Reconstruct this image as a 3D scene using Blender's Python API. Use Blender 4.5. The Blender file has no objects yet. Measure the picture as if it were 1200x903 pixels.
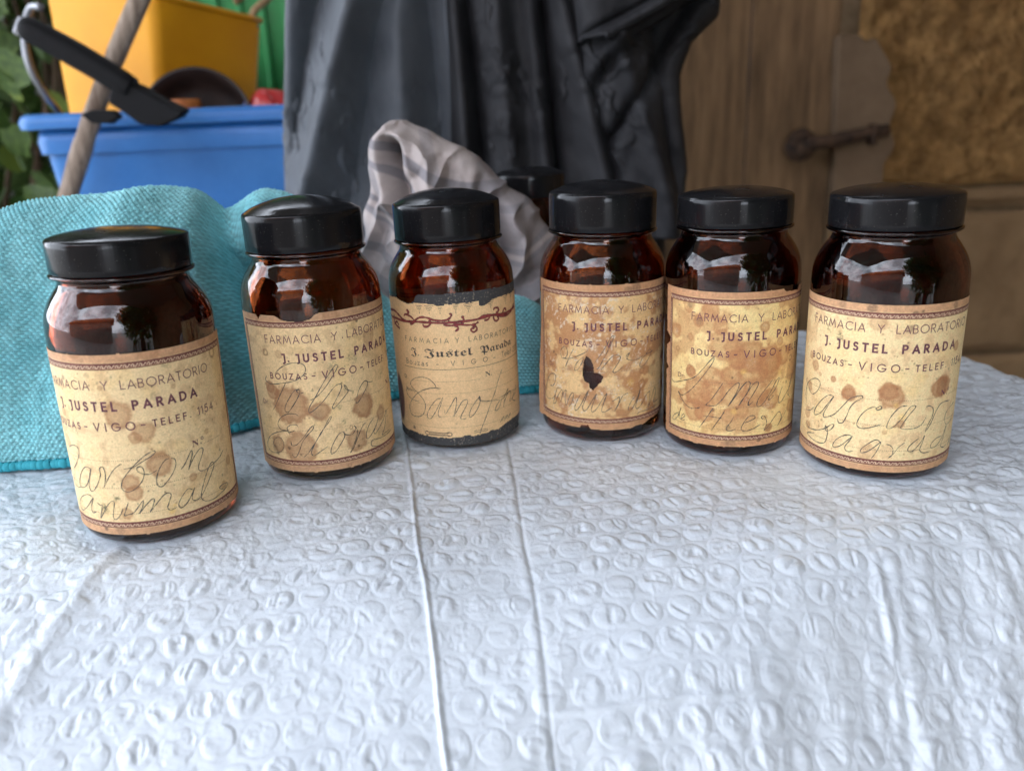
import bpy, bmesh, math, random
import numpy as np
from mathutils import Matrix, Vector

# ------------------------------------------------------------------ camera
scene = bpy.context.scene
COL = scene.collection
cam_data = bpy.data.cameras.new('camera')
cam_data.sensor_width = 36.0
cam_data.lens = 27.618
cam_data.clip_start = 0.01
cam_data.clip_end = 200.0
cam_data.dof.use_dof = True
cam_data.dof.focus_distance = 0.335
cam_data.dof.aperture_fstop = 8.5
cam = bpy.data.objects.new('camera', cam_data)
COL.objects.link(cam)
CR = Vector((0.999112, -0.013171, -0.040029))
CU = Vector((0.04214, 0.312265, 0.94906))
CF = Vector((0.0, 0.949904, -0.312542))
cam.matrix_world = Matrix(((CR.x, CU.x, -CF.x, 0.0), (CR.y, CU.y, -CF.y, 0.0), (CR.z, CU.z, -CF.z, 0.147221), (0, 0, 0, 1)))
scene.camera = cam

# ------------------------------------------------------------------ light
SUN_EL, SUN_AZ = math.radians(60), math.radians(150)      # azimuth clockwise from +Y; the added eave keeps the table in open shade
world = bpy.data.worlds.new('World')
scene.world = world
world.use_nodes = True
wn, wl = world.node_tree.nodes, world.node_tree.links
wn.clear()
sky = wn.new('ShaderNodeTexSky')
sky.sky_type = 'NISHITA'
sky.sun_disc = False
sky.sun_elevation = SUN_EL
sky.sun_rotation = SUN_AZ
sky.air_density = 1.0
sky.dust_density = 1.5
tc = wn.new('ShaderNodeTexCoord')
cn = wn.new('ShaderNodeTexNoise')
cn.inputs['Scale'].default_value = 3.2
cn.inputs['Detail'].default_value = 7
cn.inputs['Roughness'].default_value = 0.6
cramp = wn.new('ShaderNodeValToRGB')
cramp.color_ramp.elements[0].position = 0.38
cramp.color_ramp.elements[0].color = (0.25, 0.25, 0.25, 1)
cramp.color_ramp.elements[1].position = 0.62
cramp.color_ramp.elements[1].color = (0.95, 0.95, 0.95, 1)
cmix = wn.new('ShaderNodeMixRGB')
cmix.inputs['Color2'].default_value = (64, 69, 78, 1)
bgn = wn.new('ShaderNodeBackground')
bgn.inputs['Strength'].default_value = 0.15
won = wn.new('ShaderNodeOutputWorld')
wl.new(tc.outputs['Generated'], cn.inputs['Vector'])
wl.new(cn.outputs['Fac'], cramp.inputs['Fac'])
wl.new(cramp.outputs['Color'], cmix.inputs['Fac'])
wl.new(sky.outputs['Color'], cmix.inputs['Color1'])
wl.new(cmix.outputs['Color'], bgn.inputs['Color'])
wl.new(bgn.outputs['Background'], won.inputs['Surface'])
sun_data = bpy.data.lights.new('sun', 'SUN')
sun_data.energy = 3.0
sun_data.angle = math.radians(0.5)
sun_data.color = (1.0, 0.95, 0.88)
sun = bpy.data.objects.new('sun', sun_data)
COL.objects.link(sun)
sd = Vector((math.sin(SUN_AZ) * math.cos(SUN_EL), math.cos(SUN_AZ) * math.cos(SUN_EL), math.sin(SUN_EL)))
sun.rotation_euler = sd.to_track_quat('Z', 'Y').to_euler()

scene.view_settings.view_transform = 'Standard'
scene.view_settings.look = 'None'
scene.view_settings.exposure = -0.12
scene.view_settings.gamma = 1.0
scene.view_settings.use_curve_mapping = False
scene.render.engine = 'CYCLES'
cy = scene.cycles
cy.use_denoising = True
cy.max_bounces = 12
cy.transmission_bounces = 10
cy.glossy_bounces = 5
cy.diffuse_bounces = 3
cy.transparent_max_bounces = 8
cy.sample_clamp_indirect = 4.0
cy.blur_glossy = 0.3

# ------------------------------------------------------------------ numpy helpers
def _hash(ix, iy, seed):
    h = (ix.astype(np.int64) * 374761393 + iy.astype(np.int64) * 668265263 + seed * 1274126177) & 0xFFFFFFFF
    h = ((h ^ (h >> 13)) * 1274126177) & 0xFFFFFFFF
    return ((h ^ (h >> 16)) & 0xFFFFFF) / float(0xFFFFFF)

def vnoise(x, y, seed=0):
    x = np.asarray(x, float); y = np.asarray(y, float)
    ix = np.floor(x).astype(np.int64); iy = np.floor(y).astype(np.int64)
    fx = x - ix; fy = y - iy
    fx = fx * fx * (3 - 2 * fx); fy = fy * fy * (3 - 2 * fy)
    a = _hash(ix, iy, seed); b = _hash(ix + 1, iy, seed); c = _hash(ix, iy + 1, seed); d = _hash(ix + 1, iy + 1, seed)
    return (a * (1 - fx) + b * fx) * (1 - fy) + (c * (1 - fx) + d * fx) * fy

def fbm(x, y, seed=0, octaves=4, gain=0.5):
    s = 0; a = 1; t = 0
    for k in range(octaves):
        s = s + a * vnoise(x * 2 ** k, y * 2 ** k, seed + 17 * k); t += a; a *= gain
    return s / t

def sstep(a, b, x):
    t = np.clip((x - a) / (b - a), 0, 1)
    return t * t * (3 - 2 * t)

def catmull(P, n=6, closed=False):
    P = np.asarray(P, float)
    if len(P) < 3: return P
    Q = np.vstack([P[-1], P, P[0], P[1]]) if closed else np.vstack([2 * P[0] - P[1], P, 2 * P[-1] - P[-2]])
    out = []
    for i in range(1, len(Q) - 2):
        t = np.linspace(0, 1, n, endpoint=False)[:, None]
        p0, p1, p2, p3 = Q[i - 1], Q[i], Q[i + 1], Q[i + 2]
        out.append(0.5 * (2 * p1 + (p2 - p0) * t + (2 * p0 - 5 * p1 + 4 * p2 - p3) * t ** 2 + (3 * p1 - p0 - 3 * p2 + p3) * t ** 3))
    if not closed: out.append(P[-1:])
    return np.vstack(out)

# ------------------------------------------------------------------ object helpers
def tag(o, label=None, cat=None, group=None, kind=None):
    if label: o['label'] = label
    if cat: o['category'] = cat
    if group: o['group'] = group
    if kind: o['kind'] = kind
    return o

def empty(name, loc=(0, 0, 0)):
    o = bpy.data.objects.new(name, None)
    o.empty_display_size = 0.02
    o.location = loc
    COL.objects.link(o)
    return o

def mesh_obj(name, verts, faces, m, parent=None, smooth=True, colors=None):
    me = bpy.data.meshes.new(name)
    verts = np.asarray(verts, np.float32)
    if isinstance(faces, np.ndarray) and faces.ndim == 2:
        nf, k = faces.shape
        me.vertices.add(len(verts)); me.vertices.foreach_set('co', verts.ravel())
        me.loops.add(nf * k); me.loops.foreach_set('vertex_index', faces.astype(np.int32).ravel())
        me.polygons.add(nf)
        me.polygons.foreach_set('loop_start', np.arange(0, nf * k, k, dtype=np.int32))
        me.polygons.foreach_set('loop_total', np.full(nf, k, dtype=np.int32))
        me.update(calc_edges=True)
    else:
        me.from_pydata([tuple(map(float, v)) for v in verts], [], [tuple(f) for f in faces])
        me.update()
    me.polygons.foreach_set('use_smooth', np.full(len(me.polygons), smooth, dtype=bool))
    if colors is not None:
        at = me.color_attributes.new('tint', 'FLOAT_COLOR', 'POINT')
        c = np.ones((len(verts), 4), np.float32); c[:, :3] = colors
        at.data.foreach_set('color', c.ravel())
    if m: me.materials.append(m)
    o = bpy.data.objects.new(name, me)
    COL.objects.link(o)
    if parent: o.parent = parent
    return o

def grid_faces(nu, nv, wrap=False):
    i = np.arange(nv - 1)[:, None]; j = np.arange(nu if wrap else nu - 1)[None, :]
    j2 = (j + 1) % nu
    return np.stack([i * nu + j, i * nu + j2, (i + 1) * nu + j2, (i + 1) * nu + j], -1).reshape(-1, 4)

def lathe(name, prof, m, parent=None, seg=96, wob=0.0, close=False):
    prof = np.asarray(prof, float)
    a = np.linspace(0, 2 * np.pi, seg, endpoint=False)
    V = np.stack([prof[:, None, 0] * np.cos(a), prof[:, None, 0] * np.sin(a), np.repeat(prof[:, 1:2], seg, 1)], -1)
    if wob:
        k = 1 + wob * np.sin(2 * a + 1.1)[None, :] * (prof[:, 0:1] > 0)
        V[..., 0] *= k; V[..., 1] *= k
    n = len(prof)
    if close: V = np.concatenate([V, V[:1]])
    F = grid_faces(seg, len(V), True)
    if close:
        F = np.where(F >= n * seg, F - n * seg, F); V = V[:n]
    o = mesh_obj(name, V.reshape(-1, 3), F, m, parent)
    bm = bmesh.new(); bm.from_mesh(o.data)
    bmesh.ops.remove_doubles(bm, verts=bm.verts, dist=1e-7)
    bmesh.ops.recalc_face_normals(bm, faces=bm.faces)
    bm.to_mesh(o.data); bm.free()
    return o

def smooth_angle(o, ang=35):
    me = o.data
    bm = bmesh.new(); bm.from_mesh(me)
    for e in bm.edges:
        if len(e.link_faces) == 2 and e.calc_face_angle(0) > math.radians(ang): e.smooth = False
    bm.to_mesh(me); bm.free()

def tube(name, pts, r, m, parent=None, seg=12, caps=True):
    pts = np.asarray(pts, float); n = len(pts)
    r = np.full(n, r) if np.isscalar(r) else np.asarray(r, float)
    T = np.gradient(pts, axis=0); T /= np.linalg.norm(T, axis=1)[:, None]
    ref = np.array([0.13, 0.31, 0.94]) if abs(T[0] @ np.array([0.13, 0.31, 0.94])) < 0.9 else np.array([1.0, 0, 0])
    V = []
    N = ref
    for i in range(n):
        N = N - (N @ T[i]) * T[i]; N /= np.linalg.norm(N)
        B = np.cross(T[i], N)
        a = np.linspace(0, 2 * np.pi, seg, endpoint=False)
        V.append(pts[i] + r[i] * (np.cos(a)[:, None] * N + np.sin(a)[:, None] * B))
    V = np.vstack(V)
    F = [tuple(f) for f in grid_faces(seg, n, True)]
    if caps:
        F.append(tuple(range(seg))[::-1]); F.append(tuple((n - 1) * seg + k for k in range(seg)))
    return mesh_obj(name, V, F, m, parent)

def box(name, c, s, m, parent=None, bevel=0.0, rot=None):
    bm = bmesh.new()
    bmesh.ops.create_cube(bm, size=1.0)
    bmesh.ops.scale(bm, vec=s, verts=bm.verts)
    if bevel: bmesh.ops.bevel(bm, geom=list(bm.edges), offset=bevel, segments=3, affect='EDGES', profile=0.5)
    me = bpy.data.meshes.new(name)
    if rot is not None: bmesh.ops.rotate(bm, cent=(0, 0, 0), matrix=rot, verts=bm.verts)
    bmesh.ops.translate(bm, vec=c, verts=bm.verts)
    bm.to_mesh(me); bm.free()
    me.materials.append(m)
    o = bpy.data.objects.new(name, me); COL.objects.link(o)
    if parent: o.parent = parent
    return o

def prism(name, outline, axis_vec, m, parent=None, bevel=0.0):
    """solid from a 3D outline swept by axis_vec"""
    P = [Vector(p) for p in outline]; n = len(P)
    bm = bmesh.new()
    a = [bm.verts.new(p) for p in P]; b = [bm.verts.new(p + Vector(axis_vec)) for p in P]
    bm.faces.new(a); bm.faces.new(b[::-1])
    for i in range(n): bm.faces.new((a[i], b[i], b[(i + 1) % n], a[(i + 1) % n]))
    bmesh.ops.recalc_face_normals(bm, faces=bm.faces)
    if bevel: bmesh.ops.bevel(bm, geom=list(bm.edges), offset=bevel, segments=3, affect='EDGES', profile=0.5)
    me = bpy.data.meshes.new(name); bm.to_mesh(me); bm.free()
    me.materials.append(m)
    o = bpy.data.objects.new(name, me); COL.objects.link(o)
    if parent: o.parent = parent
    return o

# ------------------------------------------------------------------ materials
def mat(name, color=(0.5, 0.5, 0.5), rough=0.5, **k):
    m = bpy.data.materials.new(name); m.use_nodes = True
    b = m.node_tree.nodes['Principled BSDF']
    b.inputs['Base Color'].default_value = (*color, 1)
    b.inputs['Roughness'].default_value = rough
    for key, v in k.items():
        b.inputs[key.replace('_', ' ')].default_value = v
    return m

def N(m, t, **k):
    n = m.node_tree.nodes.new(t)
    for a, b in k.items():
        if a.startswith('i_'): n.inputs[a[2:].replace('_', ' ')].default_value = b
        else: setattr(n, a, b)
    return n

def L(m, a, b): m.node_tree.links.new(a, b)

def noise_color(m, c1, c2, scale, detail=6, rough=0.6, p=(0.35, 0.65), vec=None, stretch=None):
    b = m.node_tree.nodes['Principled BSDF']
    t = N(m, 'ShaderNodeTexCoord'); n = N(m, 'ShaderNodeTexNoise', i_Scale=scale, i_Detail=detail, i_Roughness=rough)
    mp = N(m, 'ShaderNodeMapping')
    if stretch: mp.inputs['Scale'].default_value = stretch
    L(m, t.outputs['Object'], mp.inputs['Vector']); L(m, mp.outputs['Vector'], n.inputs['Vector'])
    r = N(m, 'ShaderNodeValToRGB')
    r.color_ramp.elements[0].position, r.color_ramp.elements[1].position = p
    r.color_ramp.elements[0].color = (*c1, 1); r.color_ramp.elements[1].color = (*c2, 1)
    L(m, n.outputs['Fac'], r.inputs['Fac']); L(m, r.outputs['Color'], b.inputs['Base Color'])
    return n, r, mp

def add_bump(m, scale, strength, dist=0.001, detail=5, stretch=None, rough=0.6):
    b = m.node_tree.nodes['Principled BSDF']
    t = N(m, 'ShaderNodeTexCoord'); n = N(m, 'ShaderNodeTexNoise', i_Scale=scale, i_Detail=detail, i_Roughness=rough)
    mp = N(m, 'ShaderNodeMapping')
    if stretch: mp.inputs['Scale'].default_value = stretch
    L(m, t.outputs['Object'], mp.inputs['Vector']); L(m, mp.outputs['Vector'], n.inputs['Vector'])
    bp = N(m, 'ShaderNodeBump', i_Strength=strength, i_Distance=dist)
    L(m, n.outputs['Fac'], bp.inputs['Height'])
    old = b.inputs['Normal'].links
    if old: L(m, old[0].from_socket, bp.inputs['Normal'])
    L(m, bp.outputs['Normal'], b.inputs['Normal'])
    return n

def rough_noise(m, scale, lo, hi, p=(0.4, 0.6)):
    b = m.node_tree.nodes['Principled BSDF']
    t = N(m, 'ShaderNodeTexCoord'); n = N(m, 'ShaderNodeTexNoise', i_Scale=scale, i_Detail=6)
    r = N(m, 'ShaderNodeMapRange'); r.inputs['From Min'].default_value = p[0]; r.inputs['From Max'].default_value = p[1]
    r.inputs['To Min'].default_value = lo; r.inputs['To Max'].default_value = hi
    L(m, t.outputs['Object'], n.inputs['Vector']); L(m, n.outputs['Fac'], r.inputs['Value']); L(m, r.outputs['Result'], b.inputs['Roughness'])

def dust_specks(m, base, speck, scale=900, th=0.70):
    """tiny light dust grains lying on a surface"""
    b = m.node_tree.nodes['Principled BSDF']
    t = N(m, 'ShaderNodeTexCoord'); n = N(m, 'ShaderNodeTexNoise', i_Scale=scale, i_Detail=2)
    n2 = N(m, 'ShaderNodeTexNoise', i_Scale=60, i_Detail=4)
    ad = N(m, 'ShaderNodeMath', operation='MULTIPLY_ADD'); ad.inputs[1].default_value = 0.25
    r = N(m, 'ShaderNodeMapRange'); r.inputs['From Min'].default_value = th + 0.125; r.inputs['From Max'].default_value = th + 0.16
    mx = N(m, 'ShaderNodeMixRGB'); mx.inputs['Color1'].default_value = (*base, 1); mx.inputs['Color2'].default_value = (*speck, 1)
    L(m, t.outputs['Object'], n.inputs['Vector']); L(m, t.outputs['Object'], n2.inputs['Vector'])
    L(m, n2.outputs['Fac'], ad.inputs[0]); L(m, n.outputs['Fac'], ad.inputs[2])
    L(m, ad.outputs['Value'], r.inputs['Value']); L(m, r.outputs['Result'], mx.inputs['Fac']); L(m, mx.outputs['Color'], b.inputs['Base Color'])
    return mx, r

M_glass = mat('amber glass', (0.42, 0.10, 0.026), 0.02, IOR=1.52)
M_glass.node_tree.nodes['Principled BSDF'].inputs['Transmission Weight'].default_value = 1.0
add_bump(M_glass, 55, 0.07, 0.0012, 3)
M_glass_dark = mat('dark amber glass', (0.20, 0.038, 0.014), 0.02, IOR=1.52)
M_glass_dark.node_tree.nodes['Principled BSDF'].inputs['Transmission Weight'].default_value = 1.0
add_bump(M_glass_dark, 55, 0.07, 0.0012, 3)
M_cap = mat('black bakelite', (0.008, 0.008, 0.009), 0.16, IOR=1.41)
M_cap.node_tree.nodes['Principled BSDF'].inputs['Specular IOR Level'].default_value = 0.32
dust_specks(M_cap, (0.008, 0.008, 0.009), (0.055, 0.052, 0.047), 1500, 0.70)
rough_noise(M_cap, 45, 0.07, 0.30, (0.42, 0.68))
add_bump(M_cap, 150, 0.05, 0.0005, 4)
add_bump(M_cap, 60, 0.12, 0.0004, 5, (14, 14, 0.6))
M_powder = mat('brown powder', (0.045, 0.018, 0.009), 0.9)
noise_color(M_powder, (0.05, 0.02, 0.010), (0.28, 0.11, 0.045), 90)
add_bump(M_powder, 260, 0.6, 0.002)

def paper_mat(name):
    m = mat(name, (0.6, 0.5, 0.3), 0.72)
    b = m.node_tree.nodes['Principled BSDF']
    a = N(m, 'ShaderNodeVertexColor', layer_name='tint')
    t = N(m, 'ShaderNodeTexCoord'); n = N(m, 'ShaderNodeTexNoise', i_Scale=1500, i_Detail=3)
    r = N(m, 'ShaderNodeMapRange'); r.inputs['From Min'].default_value = 0.3; r.inputs['From Max'].default_value = 0.7
    r.inputs['To Min'].default_value = 0.78; r.inputs['To Max'].default_value = 1.02
    mx = N(m, 'ShaderNodeMixRGB', blend_type='MULTIPLY'); mx.inputs['Fac'].default_value = 1
    L(m, t.outputs['Object'], n.inputs['Vector']); L(m, n.outputs['Fac'], r.inputs['Value'])
    L(m, a.outputs['Color'], mx.inputs['Color1']); L(m, r.outputs['Result'], mx.inputs['Color2']); L(m, mx.outputs['Color'], b.inputs['Base Color'])
    add_bump(m, 900, 0.15, 0.0002)
    return m
M_paper = paper_mat('aged label paper')
M_ink = mat('purple brown print', (0.13, 0.045, 0.055), 0.7)
noise_color(M_ink, (0.10, 0.026, 0.044), (0.25, 0.10, 0.10), 700, p=(0.4, 0.75))
M_ink_red = mat('dark red border print', (0.19, 0.060, 0.045), 0.7)
noise_color(M_ink_red, (0.15, 0.045, 0.035), (0.26, 0.11, 0.07), 600, p=(0.4, 0.75))
M_ink_black = mat('black print', (0.045, 0.04, 0.04), 0.7)
noise_color(M_ink_black, (0.035, 0.03, 0.03), (0.16, 0.11, 0.08), 800, p=(0.45, 0.75))
M_crimson = mat('crimson print', (0.23, 0.025, 0.03), 0.7)
noise_color(M_crimson, (0.17, 0.018, 0.022), (0.30, 0.05, 0.045), 400)
M_pale = mat('pale paper showing in border', (0.74, 0.52, 0.34), 0.75)
M_pencil = mat('graphite pencil', (0.10, 0.10, 0.085), 0.45)
noise_color(M_pencil, (0.05, 0.05, 0.045), (0.24, 0.20, 0.14), 600, p=(0.46, 0.80))
M_dots = mat('dotted rule print', (0.22, 0.13, 0.08), 0.8)
M_strip = mat('dark residue paper', (0.045, 0.045, 0.047), 0.85)
dust_specks(M_strip, (0.045, 0.045, 0.047), (0.22, 0.19, 0.14), 1300, 0.63)
add_bump(M_strip, 700, 0.4, 0.0004)

# writing and stains traced in arc mm (s) and height mm (z); pencil and vine points are in tenths of a mm
HANDWRITING = {1:[[(-248,383),(-200,404),(-167,402),(-166,373),(-197,331),(-240,293)],[(-247,272),(-261,241),(-250,224),(-222,223),(-198,233)],[(-114,324),(-142,326),(-175,297),(-203,251),(-192,231),(-155,249),(-125,294),(-115,321),(-135,273),(-140,236),(-125,229),(-98,258),(-74,300),(-73,327),(-58,336),(-52,314),(-57,282),(-68,252),(-53,275),(-20,321),(11,346),(18,345)],[(22,327),(57,333),(98,354),(133,373),(140,384),(130,386),(101,372),(64,342),(30,307),(8,276),(3,247),(24,233),(55,247),(81,276),(91,307),(86,330),(70,329),(70,313),(90,300),(111,297),(135,308)],[(184,345),(167,340),(147,315),(131,280),(129,248),(144,238),(166,256),(190,285),(204,314),(203,337),(190,344)],[(220,289),(238,307),(262,342),(271,352),(271,335),(260,309),(247,277)],[(247,277),(262,302),(287,333),(311,348),(320,338),(308,312),(291,282),(290,262),(306,254),(333,256),(369,265),(402,275),(429,292)],[(-132,201),(-162,208),(-219,180),(-249,137),(-221,126),(-172,159),(-133,198),(-153,157),(-150,134),(-126,143)],[(-116,184),(-101,173),(-91,174),(-111,118),(-74,169),(-49,194),(-37,192),(-47,152),(-52,125),(-41,119),(-21,139),(-7,166)],[(17,191),(3,159),(-6,136),(9,139),(31,147),(55,175),(71,193),(65,167),(50,142),(77,172),(102,194),(110,190),(100,162),(89,144),(115,172),(141,199),(159,208),(170,197),(159,168),(151,147),(160,135),(181,139)],[(252,192),(235,202),(210,180),(192,152),(198,133),(220,143),(242,169),(261,199),(249,173),(246,151),(261,145),(283,153),(314,189),(345,230),(363,257),(353,271),(333,256),(312,223),(290,178),(282,147),(297,126),(334,118),(380,125),(421,135),(430,148),(397,156),(375,149),(397,133)]],2:[[(-129,507),(-97,533),(-56,552),(-15,555),(9,542),(9,515),(-11,492),(-49,474),(-101,464),(-161,455),(-192,469),(-183,489)],[(-83,467),(-107,429),(-135,386),(-159,350),(-169,339)],[(-26,436),(-46,434),(-74,401),(-98,365),(-105,339),(-90,334),(-68,358),(-40,396),(-25,425),(-28,439),(-38,431),(-28,419),(-8,424)],[(12,386),(43,401),(79,434),(116,480),(142,516),(143,529),(132,526),(108,499),(76,458),(37,399),(8,357),(3,334),(13,334),(43,355),(73,383),(98,411),(122,436),(143,444),(153,434),(141,407),(121,376),(104,349),(106,339),(130,357),(161,385),(178,405),(172,427),(164,434),(173,412),(205,399)],[(212,350),(208,342),(224,347),(255,380),(278,409),(273,428),(254,424),(230,398),(213,361)],[(273,428),(287,418),(311,414)],[(-44,318),(-61,327),(-98,324),(-135,303),(-155,271),(-140,249),(-110,246),(-96,231)],[(-52,262),(-59,276),(-86,275),(-108,258),(-94,242),(-72,249)],[(-110,246),(-162,234),(-220,204),(-254,159),(-238,132),(-190,131),(-150,151),(-137,183),(-151,208),(-184,200),(-204,171),(-185,157)],[(-97,200),(-94,179),(-68,186),(-34,220),(-1,261),(14,269),(9,254),(-19,226),(-43,196),(-60,160),(-79,128),(-93,124),(-100,139)],[(-47,124),(-21,148),(6,183),(46,239),(85,300),(93,301),(77,277),(40,234),(5,177),(-9,147),(0,132),(24,146),(65,171)],[(143,223),(120,222),(95,191),(77,157),(75,134),(95,142),(121,174),(141,206),(135,228),(148,210),(176,206),(194,229),(187,243),(200,221),(193,187),(173,150),(158,123),(175,143),(199,185),(230,231),(252,242)],[(295,247),(265,226),(246,195),(243,166),(265,171),(302,207),(330,244),(301,202),(286,182),(297,172),(327,192),(362,217),(394,249),(366,178),(340,150),(373,150),(417,149)],[(434,139),(338,138),(277,148),(264,134),(273,118),(323,106)]],3:[[(-63,318),(-85,320),(-94,339),(-121,362),(-157,368),(-206,355),(-236,330),(-231,311),(-192,285),(-162,256),(-152,223),(-169,181),(-207,161),(-251,166),(-261,203),(-236,243),(-185,289),(-138,311),(-96,320),(-63,318)],[(-258,300),(-278,279),(-260,255),(-220,243),(-190,243)],[(-67,269),(-90,262),(-121,227),(-143,191),(-145,168),(-127,164),(-100,200),(-74,246),(-59,272),(-69,241),(-86,201),(-85,176),(-69,174)],[(-55,213),(-51,191),(-28,224),(-1,268),(7,265),(1,223),(-12,179),(8,212),(32,249),(53,258),(57,241),(40,209),(22,177),(23,161),(47,164)],[(113,260),(92,236),(71,206),(61,179),(66,167),(86,181),(110,216),(120,248),(116,265),(117,246),(151,233),(188,228),(225,224)],[(255,372),(229,329),(204,274),(175,220),(146,159),(120,107),(106,73)],[(232,222),(209,200),(197,177),(211,174),(230,194),(239,220),(259,225),(278,248),(293,261),(276,226),(257,198),(250,177)],[(252,199),(281,230),(306,245),(314,220),(302,192),(330,203),(366,220),(378,251),(337,212),(329,192),(360,176)],[(240,234),(286,240),(353,239)]],4:[[(-238,410),(-245,439),(-231,464),(-214,470),(-206,454),(-204,435),(-218,413),(-231,414)],[(-170,467),(-189,432),(-208,390),(-218,365)],[(-238,410),(-195,414),(-153,431),(-103,460),(-103,468)],[(-119,428),(-141,415),(-162,385),(-165,362),(-150,367),(-133,394),(-119,423)],[(-70,404),(-39,448),(-13,492),(7,529),(19,531),(7,497),(-8,464),(-29,421),(-49,382),(-60,374)],[(-39,371),(-18,399),(8,431),(29,441),(50,434),(46,412),(30,386),(17,364),(25,356),(47,368),(66,383)],[(85,414),(79,431),(96,446),(85,420),(109,408),(146,411),(173,423)],[(196,424),(167,408),(154,374),(175,370),(205,395),(228,429),(215,443),(192,425),(247,433)],[(-330,253),(-300,258),(-282,289),(-282,315),(-304,319),(-334,299),(-359,251),(-375,205),(-355,181),(-311,188),(-284,213)],[(-247,257),(-271,251),(-284,213),(-297,174),(-284,172),(-267,211),(-240,252)],[(-240,252),(-233,237),(-248,187),(-230,237),(-214,252),(-220,211),(-213,177),(-193,227),(-174,248),(-178,207),(-200,168)],[(-136,244),(-153,211),(-166,174),(-157,161),(-136,190),(-113,238),(-97,268),(-108,233),(-125,185),(-119,163),(-102,176),(-86,206),(-59,253),(-72,213),(-83,172),(-75,161),(-53,185),(-32,225),(-11,253),(-27,202),(-35,168),(-21,162),(6,179),(14,184)],[(13,213),(38,228),(49,233),(46,205),(33,177),(25,163),(44,194),(65,237),(91,251)],[(138,232),(113,208),(96,176),(99,161),(120,172),(145,219),(161,262),(152,224),(136,181),(143,162),(167,175),(195,214),(224,231),(225,195),(218,151),(239,192),(267,242),(275,205),(260,168),(311,171)],[(144,133),(161,141),(206,142),(285,143)]],5:[[(-380,332),(-359,323),(-300,344),(-240,371),(-199,415),(-167,458),(-149,477),(-150,460),(-166,430),(-198,381),(-232,335),(-270,295),(-306,272),(-329,286),(-317,269),(-290,240),(-254,222),(-217,229),(-205,236)],[(-105,363),(-125,327),(-155,278),(-177,252),(-160,250),(-133,255),(-107,283),(-78,330),(-48,362),(-35,359),(-46,319),(-78,256),(-56,291),(-26,342),(-1,369),(13,360),(1,318),(-19,285),(-33,259),(-4,307),(26,356),(48,365),(49,348),(29,311),(11,278),(9,258),(31,276)],[(122,364),(92,332),(58,291),(48,263),(55,248),(78,260),(113,306),(144,357),(162,365),(140,318),(111,289),(109,272),(135,290)],[(187,320),(173,294),(163,262),(177,244),(211,273),(251,309),(271,362),(249,321),(238,272),(260,254)],[(-319,185),(-354,162),(-368,139),(-348,139),(-323,172),(-308,209),(-319,173),(-318,155),(-306,155),(-288,169),(-284,179),(-292,183),(-306,164),(-298,149),(-280,160)],[(-143,242),(-159,214),(-185,169),(-205,138)],[(-189,195),(-158,199),(-126,197),(-104,195)],[(-90,238),(-105,208),(-130,165),(-148,133)],[(-52,205),(-64,181),(-82,151),(-78,137),(-60,138),(-39,150)],[(-3,175),(24,185),(43,195),(37,207),(12,203),(-8,175),(-18,146),(-1,134),(32,143),(72,162)],[(83,184),(73,194),(85,201),(99,181),(103,157),(92,130),(111,144),(137,174),(165,200),(181,199),(193,173),(182,152),(170,137),(202,170),(241,207)]],6:[[(-510,370),(-485,349),(-437,316),(-401,337),(-382,375),(-398,393),(-434,385),(-477,352),(-494,299),(-477,259)],[(-306,343),(-331,342),(-367,309),(-402,259),(-404,231),(-369,250),(-334,300),(-306,343),(-327,302),(-349,256),(-347,238),(-319,250),(-290,274),(-262,313),(-235,350),(-197,370),(-188,362),(-212,342),(-232,313),(-241,280),(-256,241),(-274,234),(-281,248)],[(-480,227),(-438,239),(-408,266)],[(-137,319),(-127,330),(-117,334),(-114,325),(-129,317),(-138,328),(-161,319),(-185,291),(-199,257),(-197,235),(-175,230),(-143,241),(-108,257)],[(-19,339),(-46,333),(-74,296),(-87,258),(-85,240),(-64,247),(-35,284),(-7,332),(16,334),(-9,296),(-30,259),(-34,241),(-8,237),(27,241),(50,254),(66,283)],[(60,326),(76,330),(96,315),(97,284),(81,250),(71,220),(91,248),(113,300),(141,331),(198,330)],[(252,309),(190,288),(176,255),(194,225),(235,232),(258,262)],[(-471,180),(-440,158),(-387,165),(-339,188),(-305,218),(-295,215),(-310,191),(-331,181),(-336,202),(-324,186),(-324,153),(-336,123),(-372,113),(-423,118),(-449,128),(-395,148)],[(-210,188),(-239,188),(-274,162),(-291,134),(-287,119),(-259,134),(-226,172),(-213,188),(-225,162),(-240,133),(-230,116),(-205,122)],[(-106,179),(-123,187),(-153,164),(-175,137),(-174,122),(-150,132),(-120,161),(-105,179),(-109,156),(-122,123),(-134,102)],[(-84,171),(-67,165),(-55,147),(-58,121),(-70,111),(-53,128),(-34,159),(-13,178)],[(45,192),(28,181),(6,158),(5,139),(26,140),(54,172),(70,201),(61,165),(55,140),(73,125),(110,125)],[(171,180),(134,177),(109,157),(111,140),(140,143),(173,173),(196,218),(184,170),(170,136),(196,122),(222,127)],[(266,138),(241,120),(258,154)]]}
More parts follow.
